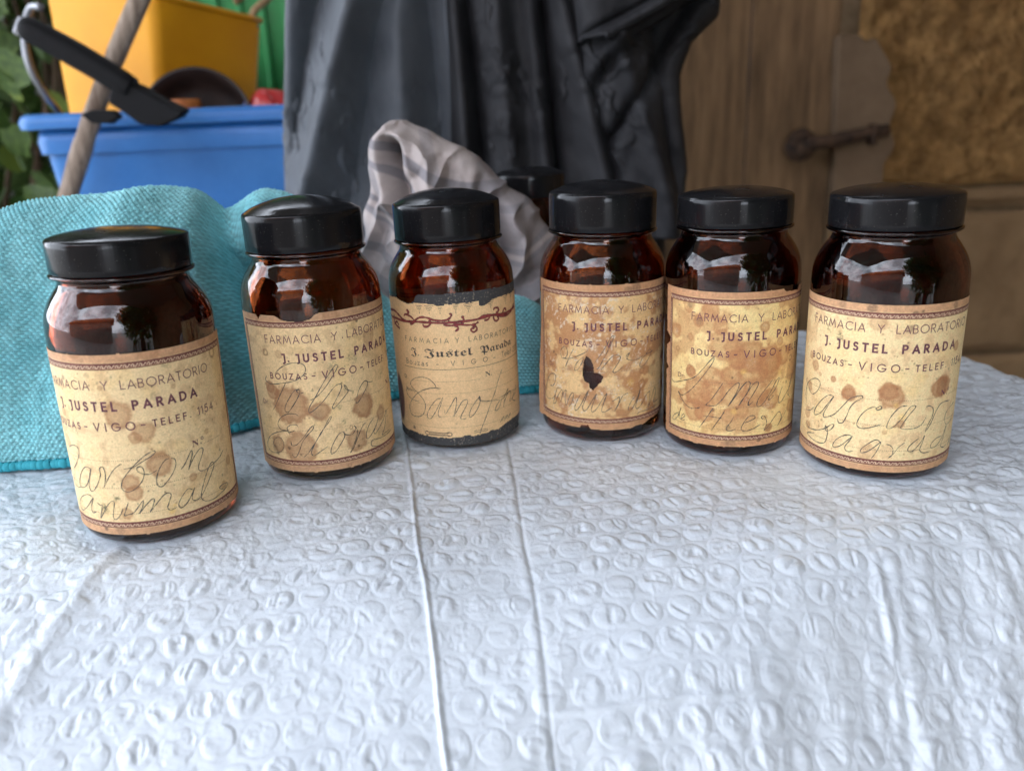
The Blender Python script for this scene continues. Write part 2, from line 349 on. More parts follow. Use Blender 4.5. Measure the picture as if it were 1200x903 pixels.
VINE = [[(-412,659),(-333,669),(-285,655),(-257,640),(-224,633),(-179,636)],[(-432,638),(-390,630),(-313,634),(-258,631),(-201,633),(-153,637),(-93,636),(-29,634),(34,636),(98,636),(155,639),(219,644),(299,635),(417,642)],[(-176,636),(-158,651),(-132,660),(-103,658),(-76,649),(-38,645),(-6,650),(10,666),(9,676),(1,674)],[(-202,621),(-184,627),(-177,641),(-191,656),(-216,664),(-232,665),(-241,656)],[(-215,667),(-206,679),(-213,685)],[(-129,628),(-124,618),(-110,616),(-94,625),(-90,638),(-95,649)],[(-29,626),(-3,621),(23,621),(54,624),(66,640),(62,656)],[(23,619),(35,613),(37,602),(23,592)],[(-7,642),(34,626),(86,616),(119,617),(136,625)],[(97,616),(118,607),(126,592),(113,580),(100,585),(98,596),(109,600)],[(131,637),(161,648),(199,647),(248,635),(319,628)],[(166,626),(188,628),(195,640),(183,653)],[(221,665),(228,674),(247,672),(254,659),(241,650)],[(219,644),(221,622),(235,611),(250,618),(247,630)],[(281,639),(292,656),(306,656),(310,644)],[(255,631),(298,622),(357,630),(407,658)],[(-339,646),(-341,612),(-321,599),(-297,592),(-286,588)],[(-344,600),(-310,618),(-294,604)]]
STAINS = {1:[(3.2,54.2,5.1,'b',8),(11.2,46.6,4.0,'b',7),(8.0,44.7,2.3,'b',7),(-1.1,64.6,1.0,'b',6),(24.0,62.2,1.0,'b',6),(45.1,69.8,2.2,'r',6),(35.0,40.5,1.2,'b',6),(-22.2,53.4,1.7,'b',5),(-24.1,41.2,2.4,'b',5),(-15.4,46.5,1.3,'g',7),(20.7,48.7,1.1,'b',4),(22.5,71.2,2.5,'g',4),(17.1,59.7,2.2,'d',3),(16.5,63.6,0.5,'d',8),(6.8,62.0,0.5,'d',5),(-17.2,67.7,1.0,'d',6),(-26.1,65.1,1.1,'d',3),(10.5,54.1,1.3,'w',3),(-5.4,69.4,1.3,'d',3),(-9.0,77.9,2.6,'b',5),(17.3,76.7,3.8,'b',4),(39.5,77.1,2.6,'b',4),(14.9,32.8,4.7,'b',8),(3.8,26.8,3.5,'b',8),(4.3,22.5,3.3,'b',8),(26.3,24.2,1.6,'b',7),(-2.4,20.8,1.4,'g',9),(-8.3,16.2,2.4,'g',9),(46.4,23.5,2.0,'b',7),(41.0,30.3,0.6,'d',8),(0.4,14.2,2.3,'b',6),(-9.8,9.0,1.5,'d',8),(-9.4,7.4,1.1,'d',7),(-3.4,7.2,2.0,'d',4),(18.8,23.0,0.6,'g',8),(15.2,21.3,0.5,'d',7),(9.3,22.9,0.4,'d',9),(11.2,22.5,0.3,'d',9),(40.5,19.4,0.8,'g',6),(40.6,14.9,1.8,'b',6),(-0.7,27.3,0.5,'g',5),(16.5,12.7,1.4,'y',9),(17.7,15.0,0.9,'y',9)],2:[(-17.0,59.6,1.6,'r',8),(-10.1,59.2,1.8,'b',5),(25.6,70.3,0.9,'d',9),(12.3,52.6,2.9,'g',5),(21.6,54.4,3.5,'g',4),(37.4,42.7,2.7,'g',5),(-17.2,44.1,2.8,'b',8),(31.7,61.7,3.5,'b',6),(-17.4,75.3,0.7,'d',9),(14.2,74.6,3.4,'b',5),(-19.7,73.1,1.0,'d',5),(15.9,58.9,0.7,'g',8),(44.3,59.7,1.7,'b',6),(-16.0,42.3,3.6,'b',8),(-7.9,36.6,8.7,'b',9),(4.9,33.4,4.3,'b',9),(3.9,31.7,2.9,'d',3),(24.4,32.0,5.5,'b',9),(34.7,25.4,3.2,'b',7),(-17.2,17.8,3.8,'b',8),(-19.4,15.5,1.9,'d',4),(-5.3,16.6,7.8,'b',8),(19.7,17.3,5.0,'b',8),(16.8,42.2,1.4,'g',8),(14.6,27.1,1.6,'g',7),(17.4,23.7,0.9,'r',9),(13.4,34.4,1.3,'g',6),(-11.1,16.5,0.9,'d',9),(20.0,14.3,0.7,'d',9),(15.4,44.5,0.5,'d',9),(2.9,43.7,0.3,'d',9),(14.9,6.4,1.0,'r',6),(-5.7,13.8,0.7,'d',6),(24.9,21.6,0.8,'g',6),(22.3,16.9,0.7,'d',6),(-18.1,13.3,1.1,'d',6)],3:[(-36.3,22.7,9.4,'p',9),(-11.5,23.0,2.2,'b',2),(-0.2,14.0,0.7,'d',4)],4:[(-29.4,42.9,0.5,'d',9),(-27.3,41.9,0.4,'d',9),(12.2,74.9,3.1,'d',6),(8.2,74.2,2.1,'d',5),(-3.9,74.3,4.7,'b',5),(2.8,74.1,3.1,'b',6),(-30.7,67.2,2.7,'w',6),(-17.3,70.0,2.7,'w',6),(-4.8,53.8,1.3,'w',8),(-7.9,48.6,2.7,'w',8),(1.4,55.3,1.1,'w',8),(10.2,57.0,1.6,'w',8),(-3.8,64.3,3.2,'w',4),(27.0,67.9,2.2,'w',8),(17.0,65.8,3.7,'w',5),(29.2,52.6,2.3,'w',6),(-12.2,48.3,3.3,'w',5),(-12.8,69.3,3.7,'w',5),(-20.1,39.6,4.5,'w',5),(-20.8,34.4,2.3,'w',8),(3.1,32.2,2.2,'w',7),(-24.1,17.1,2.1,'w',9),(-23.0,21.4,1.5,'w',8),(9.2,36.3,3.3,'w',5),(13.4,39.1,4.5,'w',6),(1.0,27.0,3.4,'w',7),(7.1,22.5,2.3,'w',5),(16.9,34.8,1.5,'r',8),(17.1,28.3,2.3,'r',8),(11.2,28.5,4.0,'b',6),(10.5,30.0,2.3,'y',6),(23.2,33.7,2.9,'d',3),(23.6,26.2,3.5,'w',5),(-19.0,18.1,4.1,'w',5),(-28.0,39.3,2.3,'w',5),(-8.1,47.5,3.3,'w',6),(-29.2,43.0,0.7,'d',8),(-27.8,41.9,0.5,'d',8),(-18.4,10.1,1.2,'w',4),(-10.2,23.9,0.8,'d',3),(23.5,7.5,1.8,'d',3)],5:[(-16.7,68.9,4.0,'b',8),(-22.3,63.7,2.7,'b',9),(-22.3,63.2,1.9,'d',4),(-12.5,61.9,3.5,'b',7),(-35.3,57.1,3.5,'b',9),(-35.3,57.1,1.8,'w',4),(-26.4,55.7,1.7,'b',7),(-27.8,55.7,0.8,'d',4),(-34.1,48.8,1.3,'r',7),(-13.3,56.1,1.0,'d',9),(-10.7,53.8,7.1,'b',8),(-6.5,52.8,4.4,'b',7),(6.8,61.4,2.4,'b',9),(6.8,61.4,1.4,'w',4),(15.1,54.3,1.7,'w',9),(15.5,53.7,2.0,'b',8),(0.9,48.3,7.1,'b',9),(10.3,45.7,6.7,'b',9),(18.1,47.1,4.5,'b',8),(-4.3,47.3,4.4,'b',8),(1.0,46.0,3.3,'w',5),(8.9,47.5,3.3,'w',4),(23.8,44.5,1.3,'r',9),(-27.6,70.1,3.2,'b',7),(-26.9,70.2,1.6,'d',5),(-1.7,70.7,1.2,'b',5),(8.9,53.1,0.6,'b',9),(15.2,70.5,1.9,'b',7),(-33.5,69.2,0.5,'d',6),(-26.0,40.2,2.6,'b',9),(-26.7,40.6,1.3,'d',4),(-25.6,39.4,2.6,'b',9),(-15.4,38.7,5.0,'b',8),(-6.8,39.8,4.7,'b',9),(-6.7,38.8,0.7,'d',8),(-15.1,38.3,0.5,'d',7),(6.0,38.2,0.6,'d',8),(2.3,42.3,7.2,'b',8),(10.5,43.1,6.7,'b',8),(-21.9,30.3,7.4,'b',9),(-23.5,21.8,5.5,'b',9),(-18.7,21.5,4.6,'b',9),(-29.1,27.6,3.5,'b',7),(-15.1,31.3,6.2,'b',8),(-5.6,30.8,6.8,'b',8),(4.0,31.5,6.8,'b',8),(11.5,27.7,5.2,'b',8),(10.4,25.0,3.5,'w',5),(-7.3,21.0,3.5,'b',6),(-2.2,23.3,3.4,'b',7),(0.2,29.0,1.4,'w',6),(11.5,13.8,1.8,'d',7),(11.5,13.8,2.1,'b',9),(6.7,8.9,1.5,'d',8),(8.8,10.1,1.0,'d',6),(-6.3,8.4,2.9,'d',4),(9.5,19.1,1.1,'b',6),(26.7,21.1,3.1,'b',8),(27.7,15.4,2.5,'b',7),(-14.3,23.0,0.9,'d',5),(-4.1,24.2,0.6,'d',7),(-1.9,41.4,1.7,'y',7),(-5.3,22.8,1.7,'y',7),(16.4,39.3,1.7,'y',6),(21.4,33.6,0.8,'d',6),(-22.3,42.8,1.1,'b',3),(-7.6,15.2,1.5,'d',5),(-29.4,13.8,1.8,'b',4)],6:[(-30.0,60.3,2.6,'g',8),(-35.4,63.0,2.5,'g',5),(-42.4,44.9,2.3,'b',7),(-46.2,48.5,1.7,'b',7),(-26.5,50.2,1.5,'g',7),(-38.9,41.9,0.9,'b',6),(-31.5,41.6,1.3,'b',7),(19.4,56.2,2.0,'b',8),(-18.3,73.5,2.1,'d',6),(-30.2,73.6,1.8,'d',5),(-4.2,65.7,1.8,'d',6),(-2.6,71.6,1.5,'d',8),(0.1,72.6,0.7,'d',8),(3.9,70.6,1.1,'d',8),(15.4,73.3,1.8,'d',5),(-4.2,60.2,0.5,'d',9),(-15.7,68.3,3.6,'b',5),(2.1,45.1,3.8,'y',3),(-24.5,37.7,2.9,'b',9),(-9.4,39.7,3.8,'b',9),(14.0,40.3,4.3,'b',9),(-7.9,47.3,3.7,'y',3),(-24.2,36.7,3.0,'b',9),(-8.2,37.5,5.1,'b',9),(12.0,40.2,4.2,'b',9),(14.3,41.6,2.5,'d',3),(-46.3,22.3,2.5,'b',6),(-45.4,34.6,1.9,'b',7),(-3.8,26.0,1.7,'b',9),(-3.6,29.0,1.8,'y',7),(-31.6,41.6,1.3,'b',7),(-9.4,22.1,1.0,'b',6),(-4.6,28.4,0.7,'d',4),(2.0,13.8,1.7,'g',4),(-6.2,33.9,1.2,'y',6),(-0.3,39.9,3.6,'y',4),(-6.4,41.2,0.3,'d',9),(-14.9,11.9,3.8,'b',4),(-5.9,25.0,0.7,'b',8),(15.0,42.7,1.4,'b',9),(-45.4,16.6,1.9,'b',7),(-13.2,5.1,3.8,'b',3)]}
HOLE = [(-10.8,43.5),(-8.7,42.0),(-7.6,38.7),(-7.3,35.4),(-4.9,35.2),(-3.2,33.8),(-3.6,31.5),(-5.9,29.3),(-7.5,27.2),(-8.9,28.3),(-9.4,30.2),(-11.6,31.7),(-12.5,33.9),(-12.2,37.8),(-11.6,41.2)]

# ------------------------------------------------------------------ labels: everything laid out in arc mm (s) and height mm (z)
R_LABEL = 0.03052

class Wrap:
    """maps (s, z, lift) in mm on a bottle to a point on its label"""
    def __init__(self, k): self.k = k
    def __call__(self, s, z, lift=0.0):
        s = np.asarray(s, float); z = np.asarray(z, float)
        dr = 0.05 * (fbm(s * 0.12, z * 0.12, 40 + self.k, 3) - 0.5) + 0.03 * (fbm(s * 0.5, z * 0.5, 70 + self.k, 2) - 0.5)
        if self.k == 4:      # lower left corner has come away from the glass
            dr = dr + 2.6 * sstep(-37, -48, s) * sstep(60, 18, z)
        if self.k == 5:
            dr = dr + 0.8 * sstep(-42, -50, s)
        r = R_LABEL + (dr + lift) * 0.001
        a = s * 0.001 / R_LABEL
        return np.stack([r * np.sin(a), -r * np.cos(a), z * 0.001 + 0 * r], -1)

class Strokes:
    def __init__(self, wrap): self.w = wrap; self.V = []; self.F = []; self.n = 0; self.k = 0
    def line(self, pts, width, lift=0.06, cap=False, taper=False, vary=0.0):
        P = np.asarray(pts, float)
        d = np.linalg.norm(np.diff(P, axis=0), axis=1)
        P = P[np.concatenate([[True], d > 1e-4])]
        if len(P) < 2: return
        # subdivide so the ribbon follows the round glass
        Q = [P[:1]]
        for a, b in zip(P[:-1], P[1:]):
            m = max(1, int(np.ceil(np.linalg.norm(b - a) / 1.5)))
            Q.append(a + (b - a) * (np.arange(1, m + 1) / m)[:, None])
        P = np.vstack(Q)
        T = np.diff(P, axis=0); T /= np.linalg.norm(T, axis=1)[:, None]
        if cap:
            P[0] -= T[0] * width / 2; P[-1] += T[-1] * width / 2
        Nn = np.stack([-T[:, 1], T[:, 0]], 1)
        NV = np.vstack([Nn[:1], Nn[:-1] + Nn[1:], Nn[-1:]])
        ln = np.linalg.norm(NV, axis=1); ln[ln < 0.3] = 0.3
        NV = NV / ln[:, None]
        c = np.clip(ln / 2, 0.55, 1); c[0] = c[-1] = 1
        wd = width / 2 / c
        if vary: wd = wd * (1 + vary * (vnoise(P[:, 0] * 1.3, P[:, 1] * 1.3, 5) - 0.5) * 2)
        if taper:
            e = np.minimum(np.arange(len(P)), np.arange(len(P))[::-1]); wd = wd * np.clip(0.45 + e * 0.25, 0, 1)
        A = P + NV * wd[:, None]; B = P - NV * wd[:, None]
        self.k += 1
        li = lift + (self.k % 24) * 0.0012 + np.linspace(0, 0.012, len(P))
        VA = self.w(A[:, 0], A[:, 1], li); VB = self.w(B[:, 0], B[:, 1], li)
        self.V.append(np.stack([VA, VB], 1).reshape(-1, 3))
        for i in range(len(P) - 1):
            b = self.n + 2 * i; self.F.append((b + 1, b + 3, b + 2, b))
        self.n += 2 * len(P)
    def blob(self, cx, cz, r, lift=0.07, n=10, sq=1.0):
        a = np.linspace(0, 2 * np.pi, n, endpoint=False)
        self.k += 1
        V = self.w(cx + r * np.cos(a), cz + r * sq * np.sin(a), lift + (self.k % 24) * 0.0012)
        self.V.append(V); self.F.append(tuple(range(self.n, self.n + n))); self.n += n
    def build(self, name, m, parent):
        if not self.n: return None
        return mesh_obj(name, np.vstack(self.V), self.F, m, parent, smooth=False)

def arc(cx, cy, rx, ry, a0, a1, n=14):
    t = np.radians(np.linspace(a0, a1, n))
    return [(cx + rx * math.cos(q), cy + ry * math.sin(q)) for q in t]

# a geometric sans: width, list of polylines, all in cap heights
GL = {
 'A': (0.78, [[(0, 0), (0.39, 1), (0.78, 0)], [(0.13, 0.30), (0.65, 0.30)]]),
 'B': (0.56, [[(0, 0), (0, 1), (0.26, 1)] + arc(0.26, 0.765, 0.22, 0.235, 90, -90)[1:] + [(0, 0.53)], [(0.26, 0.53)] + arc(0.28, 0.265, 0.26, 0.265, 90, -90)[1:] + [(0, 0)]]),
 'C': (0.80, [arc(0.50, 0.5, 0.5, 0.5, 48, 312, 22)]),
 'D': (0.70, [[(0, 0), (0, 1), (0.22, 1)] + arc(0.22, 0.5, 0.48, 0.5, 90, -90, 16)[1:] + [(0, 0)]]),
 'E': (0.48, [[(0.48, 1), (0, 1), (0, 0), (0.48, 0)], [(0, 0.52), (0.42, 0.52)]]),
 'F': (0.46, [[(0.46, 1), (0, 1), (0, 0)], [(0, 0.52), (0.40, 0.52)]]),
 'G': (0.92, [arc(0.50, 0.5, 0.5, 0.5, 42, 352, 24) + [(0.55, 0.45)]]),
 'I': (0.06, [[(0.03, 0), (0.03, 1)]]),
 'J': (0.34, [[(0.06, 1), (0.34, 1), (0.34, 0.0)] + arc(0.12, 0.0, 0.22, 0.20, 0, -80, 6)[1:]]),
 'L': (0.44, [[(0, 1), (0, 0), (0.44, 0)]]),
 'M': (0.96, [[(0, 0), (0.16, 1), (0.48, 0.12), (0.80, 1), (0.96, 0)]]),
 'O': (1.0, [arc(0.5, 0.5, 0.5, 0.5, 90, 452, 28)]),
 'P': (0.52, [[(0, 0), (0, 1), (0.26, 1)] + arc(0.26, 0.73, 0.26, 0.27, 90, -90)[1:] + [(0, 0.46)]]),
 'R': (0.56, [[(0, 0), (0, 1), (0.26, 1)] + arc(0.26, 0.74, 0.25, 0.26, 90, -90)[1:] + [(0, 0.48)], [(0.22, 0.48), (0.56, 0)]]),
 'S': (0.50, [arc(0.26, 0.76, 0.21, 0.24, 35, 270, 14) + arc(0.25, 0.26, 0.24, 0.26, 90, -140, 14)[1:]]),
 'T': (0.54, [[(0, 1), (0.54, 1)], [(0.27, 1), (0.27, 0)]]),
 'U': (0.60, [[(0, 1), (0, 0.32)] + arc(0.30, 0.30, 0.30, 0.30, 180, 360, 12) + [(0.60, 1)]]),
 'V': (0.74, [[(0, 1), (0.37, 0), (0.74, 1)]]),
 'Y': (0.70, [[(0, 1), (0.35, 0.48), (0.70, 1)], [(0.35, 0.48), (0.35, 0)]]),
 'Z': (0.62, [[(0.02, 1), (0.60, 1), (0, 0), (0.62, 0)]]),
 '-': (0.40, [[(0, 0.45), (0.40, 0.45)]]),
 '1': (0.16, [[(0, 0.82), (0.16, 1), (0.16, 0)]]),
 '2': (0.52, [arc(0.26, 0.74, 0.25, 0.26, 170, -35, 12) + [(0, 0), (0.52, 0)]]),
 '7': (0.50, [[(0, 1), (0.50, 1), (0.14, 0)]]),
 '5': (0.52, [[(0.48, 1), (0.12, 1), (0.06, 0.56)] + arc(0.24, 0.32, 0.28, 0.32, 115, -145, 14)]),
 '4': (0.58, [[(0.58, 0.26), (0, 0.26), (0.44, 1), (0.44, 0)]]),
 '.': (0.08, []),
 # lower case of the wide grotesque
 'o': (0.62, [arc(0.31, 0.32, 0.31, 0.32, 90, 450, 18)]),
 'u': (0.54, [[(0, 0.64), (0, 0.2)] + arc(0.25, 0.22, 0.25, 0.22, 180, 350, 8) + [(0.54, 0.3)], [(0.54, 0.64), (0.54, 0)]]),
 'z': (0.48, [[(0, 0.64), (0.48, 0.64), (0, 0), (0.5, 0)]]),
 'a': (0.52, [arc(0.24, 0.44, 0.22, 0.2, 150, 10, 8) + [(0.5, 0)], [(0.5, 0.36)] + arc(0.24, 0.18, 0.24, 0.18, 80, 330, 10)]),
 's': (0.42, [arc(0.22, 0.48, 0.19, 0.16, 30, 270, 9) + arc(0.21, 0.17, 0.21, 0.17, 90, -140, 9)[1:]]),
 'e': (0.56, [[(0.02, 0.34), (0.56, 0.34)] + arc(0.28, 0.32, 0.28, 0.32, 10, 315, 14)]),
 'l': (0.06, [[(0.03, 0), (0.03, 1)]]),
 'f': (0.34, [arc(0.28, 0.82, 0.14, 0.18, 70, 180, 6) + [(0.14, 0)], [(0, 0.62), (0.32, 0.62)]]),
 "'": (0.1, [[(0.02, 0.78), (0.14, 1.0)]]),
}

def put_text(st, txt, s0, s1, z, h, w, lift=0.06, jit=0.0):
    """set txt between s0 and s1 on baseline z, spacing the letters evenly"""
    tot = sum(GL[c][0] for c in txt) * h
    gap = (s1 - s0 - tot) / max(1, len(txt) - 1)
    x = s0
    for c in txt:
        wd, lines = GL[c]
        if c == '.': st.blob(x + 0.04 * h, z + 0.6 * w, 0.62 * w, lift)
        for ln in lines:
            st.line([(x + a * h, z + b * h) for a, b in ln], w, lift, cap=True)
        x += wd * h + gap

def put_glyphs(wrap, name, txt, s0, s1, z, h, m, parent, lift=0.08):
    """set type with the built-in font, then bend it round the glass"""
    cu = bpy.data.curves.new(name, 'FONT'); cu.body = txt; cu.size = 1.0; cu.fill_mode = 'FRONT'; cu.resolution_u = 2
    o = bpy.data.objects.new(name, cu); COL.objects.link(o)
    dg = bpy.context.evaluated_depsgraph_get(); dg.update()
    me = bpy.data.meshes.new_from_object(o.evaluated_get(dg))
    bpy.data.objects.remove(o); bpy.data.curves.remove(cu)
    n = len(me.vertices)
    if n == 0: return None
    co = np.zeros(n * 3, np.float32); me.vertices.foreach_get('co', co); co = co.reshape(-1, 3)
    lo, hi = co.min(0), co.max(0)
    s = s0 + (co[:, 0] - lo[0]) / (hi[0] - lo[0]) * (s1 - s0)
    zz = z + (co[:, 1] - lo[1]) / (hi[1] - lo[1]) * h
    V = wrap(s, zz, lift).astype(np.float32)
    me.vertices.foreach_set('co', V.ravel()); me.update()
    me.materials.clear(); me.materials.append(m)
    o = bpy.data.objects.new(name, me); COL.objects.link(o); o.parent = parent
    return o

def lin(r, g, b):
    f = lambda v: ((v / 255 + 0.055) / 1.055) ** 2.4 if v > 10 else v / 255 / 12.92
    return np.array([f(r), f(g), f(b)])

# (cream, peach margin, stain, yellow) in linear reflectance
PAPER = {
 1: (lin(243, 212, 160), lin(222, 172, 128), lin(168, 114, 72)),
 2: (lin(238, 206, 154), lin(216, 170, 128), lin(162, 112, 76)),
 3: (lin(240, 202, 150), lin(240, 202, 150), lin(205, 162, 112)),
 4: (lin(238, 202, 144), lin(220, 168, 122), lin(190, 136, 90)),
 5: (lin(246, 214, 148), lin(222, 168, 122), lin(186, 128, 82)),
 6: (lin(247, 216, 162), lin(224, 174, 128), lin(170, 114, 72)),
}
F0 = {1: -30.0, 2: -16.0, 4: -25.4, 5: -25.8, 6: -45.0}
TOP = {1: 77.2, 2: 76.4, 4: 77.3, 5: 77.2, 6: 75.4}
BOT = {1: 5.0, 2: 5.2, 4: 6.9, 5: 5.6, 6: 4.1}

def blobmix(col, s, z, cx, cz, r, typ, k, seed):
    x = (s - cx); y = (z - cz)
    wob = 1 + 0.30 * (fbm(s * 0.55 + 9 * seed, z * 0.55, seed, 3) - 0.5) * 2 * 0.8
    d = np.sqrt(x * x + (y * 0.95) ** 2) / max(r, 0.3) / wob
    k = k / 10
    if typ == 'b':
        a = sstep(1.15, 0.80, d) * (0.68 + 0.32 * sstep(0.45, 0.95, d)) * k
        return col, a * 0.95, 'stain'
    if typ == 'r': return col, (np.exp(-((d - 0.8) / 0.22) ** 2)) * k, 'stain2'
    if typ == 'd': return col, sstep(1.1, 0.6, d) * k * 0.9 * (0.55 + 0.45 * sstep(0.35, 0.6, fbm(s * 2.2, z * 2.2, seed + 3, 2))), 'dark'
    if typ == 'g': return col, sstep(1.15, 0.3, d) * k * sstep(0.38, 0.62, fbm(s * 1.8, z * 1.8, seed + 5, 3)), 'green'
    if typ == 'y': return col, sstep(1.2, 0.3, d) * k * 0.6, 'yellow'
    if typ == 'w': return col, sstep(1.15, 0.4, d) * k * 0.75 * sstep(0.48, 0.66, fbm(s * 2.3, z * 2.3, seed + 7, 3)), 'pale'
    if typ == 'p': return col, sstep(1.05, 0.8, np.sqrt((x / 5.5) ** 2 + (y / 13) ** 2)) * 0.9, 'purple'

TONE = {'dark': np.array([0.06, 0.038, 0.028]), 'green': np.array([0.17, 0.16, 0.075]), 'yellow': np.array([0.86, 0.56, 0.14]),
        'pale': np.array([0.80, 0.68, 0.50]), 'purple': np.array([0.10, 0.035, 0.05])}

def paper_colours(k, s, z):
    cream, peach, stain = [c[None, :] for c in PAPER[k]]
    n1 = fbm(s * 0.13, z * 0.13, 100 + k, 4); n2 = fbm(s * 0.8, z * 0.8, 200 + k, 3); n3 = fbm(s * 3.2, z * 3.2, 300 + k, 2)
    col = cream * (0.93 + 0.14 * n2)[:, None] * np.ones((len(s), 3))
    if k == 5:
        a = sstep(0.46, 0.60, fbm(s * 0.11 + 3, z * 0.11, 515, 4)) * 0.55
        col = col * (1 - a)[:, None] + stain * a[:, None]
    if k == 4:       # foxed nearly all over, clean islands left
        a = sstep(0.42, 0.56, n1 * 0.65 + 0.35 * fbm(s * 0.35, z * 0.35, 31, 3)) * 0.85
        col = col * (1 - (1 - a)[:, None] * 0.92) + stain * ((1 - a) * 0.92)[:, None]
        w = sstep(0.60, 0.70, fbm(s * 0.9, z * 0.9, 55, 4)) * sstep(0.45, 0.6, fbm(s * 0.12, z * 0.12, 56, 2)) * 0.8
        col = col * (1 - w)[:, None] + TONE['pale'] * w[:, None]
    elif k != 3:
        a = sstep(0.5, 0.75, n1) * 0.16
        col = col * (1 - a)[:, None] + TONE['yellow'] * a[:, None]
        # darkened towards the edges of the sheet where glue soaked in
        a = sstep(0.55, 0.72, fbm(s * 0.25, z * 0.25, 400 + k, 3)) * 0.25
        col = col * (1 - a)[:, None] + stain * a[:, None]
    if k == 3:
        a = sstep(0.35, 0.7, n1) * 0.18
        col = col * (1 - a)[:, None] + stain * a[:, None]
    # small foxing specks and mould dots
    if k != 3:
        cell = 2.6
        gx, gz = np.floor(s / cell), np.floor(z / cell)
        for ox in (-1, 0, 1):
            for oz in (-1, 0, 1):
                cx, cz = gx + ox, gz + oz
                hx = _hash(cx, cz, 900 + k); hz = _hash(cx, cz, 901 + k); hr = _hash(cx, cz, 902 + k); hp = _hash(cx, cz, 903 + k)
                d = np.hypot(s - (cx + hx) * cell, z - (cz + hz) * cell)
                rr = 0.10 + 0.42 * hr ** 3
                a = sstep(rr * 1.3, rr * 0.5, d) * (hp < 0.42) * 0.6
                t = np.where((hp < 0.1)[:, None], TONE['green'], stain * 0.75)
                col = col * (1 - a)[:, None] + t * a[:, None]
    # margin
    if k != 3:
        f = F0[k]
        left, right = f - 14.6, f + 84.6
        mz = np.maximum(sstep(BOT[k] + 3.0, BOT[k] + 2.8, z), sstep(TOP[k] - 3.3, TOP[k] - 3.1, z))
        ms = np.maximum(sstep(left + 0.1, left - 0.1, s), sstep(right - 0.1, right + 0.1, s))
        mg = np.maximum(mz, ms)
        pe = peach * (0.66 + 0.34 * n2)[:, None]
        col = col * (1 - mg)[:, None] + pe * mg[:, None]
    for q, (cx, cz, r, typ, kk) in enumerate(STAINS[k]):
        near = (np.abs(s - cx) < 2.2 * r + 14) & (np.abs(z - cz) < 2.2 * r + 14)
        if not near.any(): continue
        sn, zn = s[near], z[near]
        _, a, t = blobmix(None, sn, zn, cx, cz, r, typ, kk, 500 + 13 * q + k)
        if t == 'stain': tone = stain * (0.86 + 0.28 * fbm(sn * 1.6, zn * 1.6, 60 + q, 3))[:, None]
        elif t == 'stain2': tone = stain * 0.72
        else: tone = TONE[t][None, :]
        c = col[near]
        col[near] = c * (1 - a)[:, None] + tone * a[:, None]
    # paper fibre streaks
    fib = fbm(s * 4.0, z * 1.2, 700 + k, 2)
    col = col * (0.94 + 0.12 * fib)[:, None] * (0.95 + 0.10 * n3)[:, None]
    return np.clip(col, 0.01, 0.9)

def inside_poly(x, y, P):
    P = np.asarray(P); r = np.zeros(len(x), bool)
    j = len(P) - 1
    for i in range(len(P)):
        xi, yi, xj, yj = P[i, 0], P[i, 1], P[j, 0], P[j, 1]
        c = ((yi > y) != (yj > y)) & (x < (xj - xi) * (y - yi) / (yj - yi + 1e-12) + xi)
        r ^= c; j = i
    return r

S3_TOP = [(-60, 73), (-39.6, 73.0), (-30.2, 74.0), (-24.4, 72.6), (-20.5, 71.9), (-16.3, 72.8), (-6.4, 72.3), (-4.6, 71.5), (-2.2, 71.5), (-1.9, 72.2), (6, 72.1), (14.6, 72.3), (14.7, 70.2), (17.1, 69.8), (21.8, 71.9), (25.5, 72.3), (31.8, 72.2), (60, 71.8)]
S3_BOT = [(-60, 7.8), (-35.3, 7.8), (-30.3, 7.0), (-25.0, 7.6), (-20.3, 7.0), (-10.6, 6.7), (-3.9, 6.4), (2.5, 7.0), (5.7, 7.8), (6.7, 6.5), (15.9, 7.3), (17.1, 7.9), (21.1, 7.1), (25.7, 8.8), (31.3, 9.3), (60, 9.2)]
S3_STRIP = [(-60, 76.3), (-39.6, 76.0), (-32.0, 74.4), (-26.1, 73.0), (-19.7, 72.2), (-17.0, 73.5), (-16.2, 75.2), (-15.6, 76.5), (-2.9, 77.0), (11.3, 77.5), (18.8, 77.2), (60, 76.2)]

def make_sheet(name, k, s0, s1, z0, z1, keep, m, parent, step=0.36, lift=0.0, colours=True):
    ns = int((s1 - s0) / step) + 1; nz = int((z1 - z0) / step) + 1
    S, Zz = np.meshgrid(np.linspace(s0, s1, ns), np.linspace(z0, z1, nz))
    s, z = S.ravel(), Zz.ravel()
    V = Wrap(k)(s, z, lift)
    ok = keep(s, z)
    F = grid_faces(ns, nz)
    F = F[ok[F].all(1)]
    used = np.zeros(len(s), bool); used[F.ravel()] = True
    idx = np.cumsum(used) - 1
    F = idx[F]; s, z, V = s[used], z[used], V[used]
    col = paper_colours(k, s, z) if colours else None
    return mesh_obj(name, V, F, m, parent, True, col)

def rag(x, seed, amp):
    return amp * (fbm(x * 0.35, x * 0 + seed, seed, 4) - 0.5) * 2

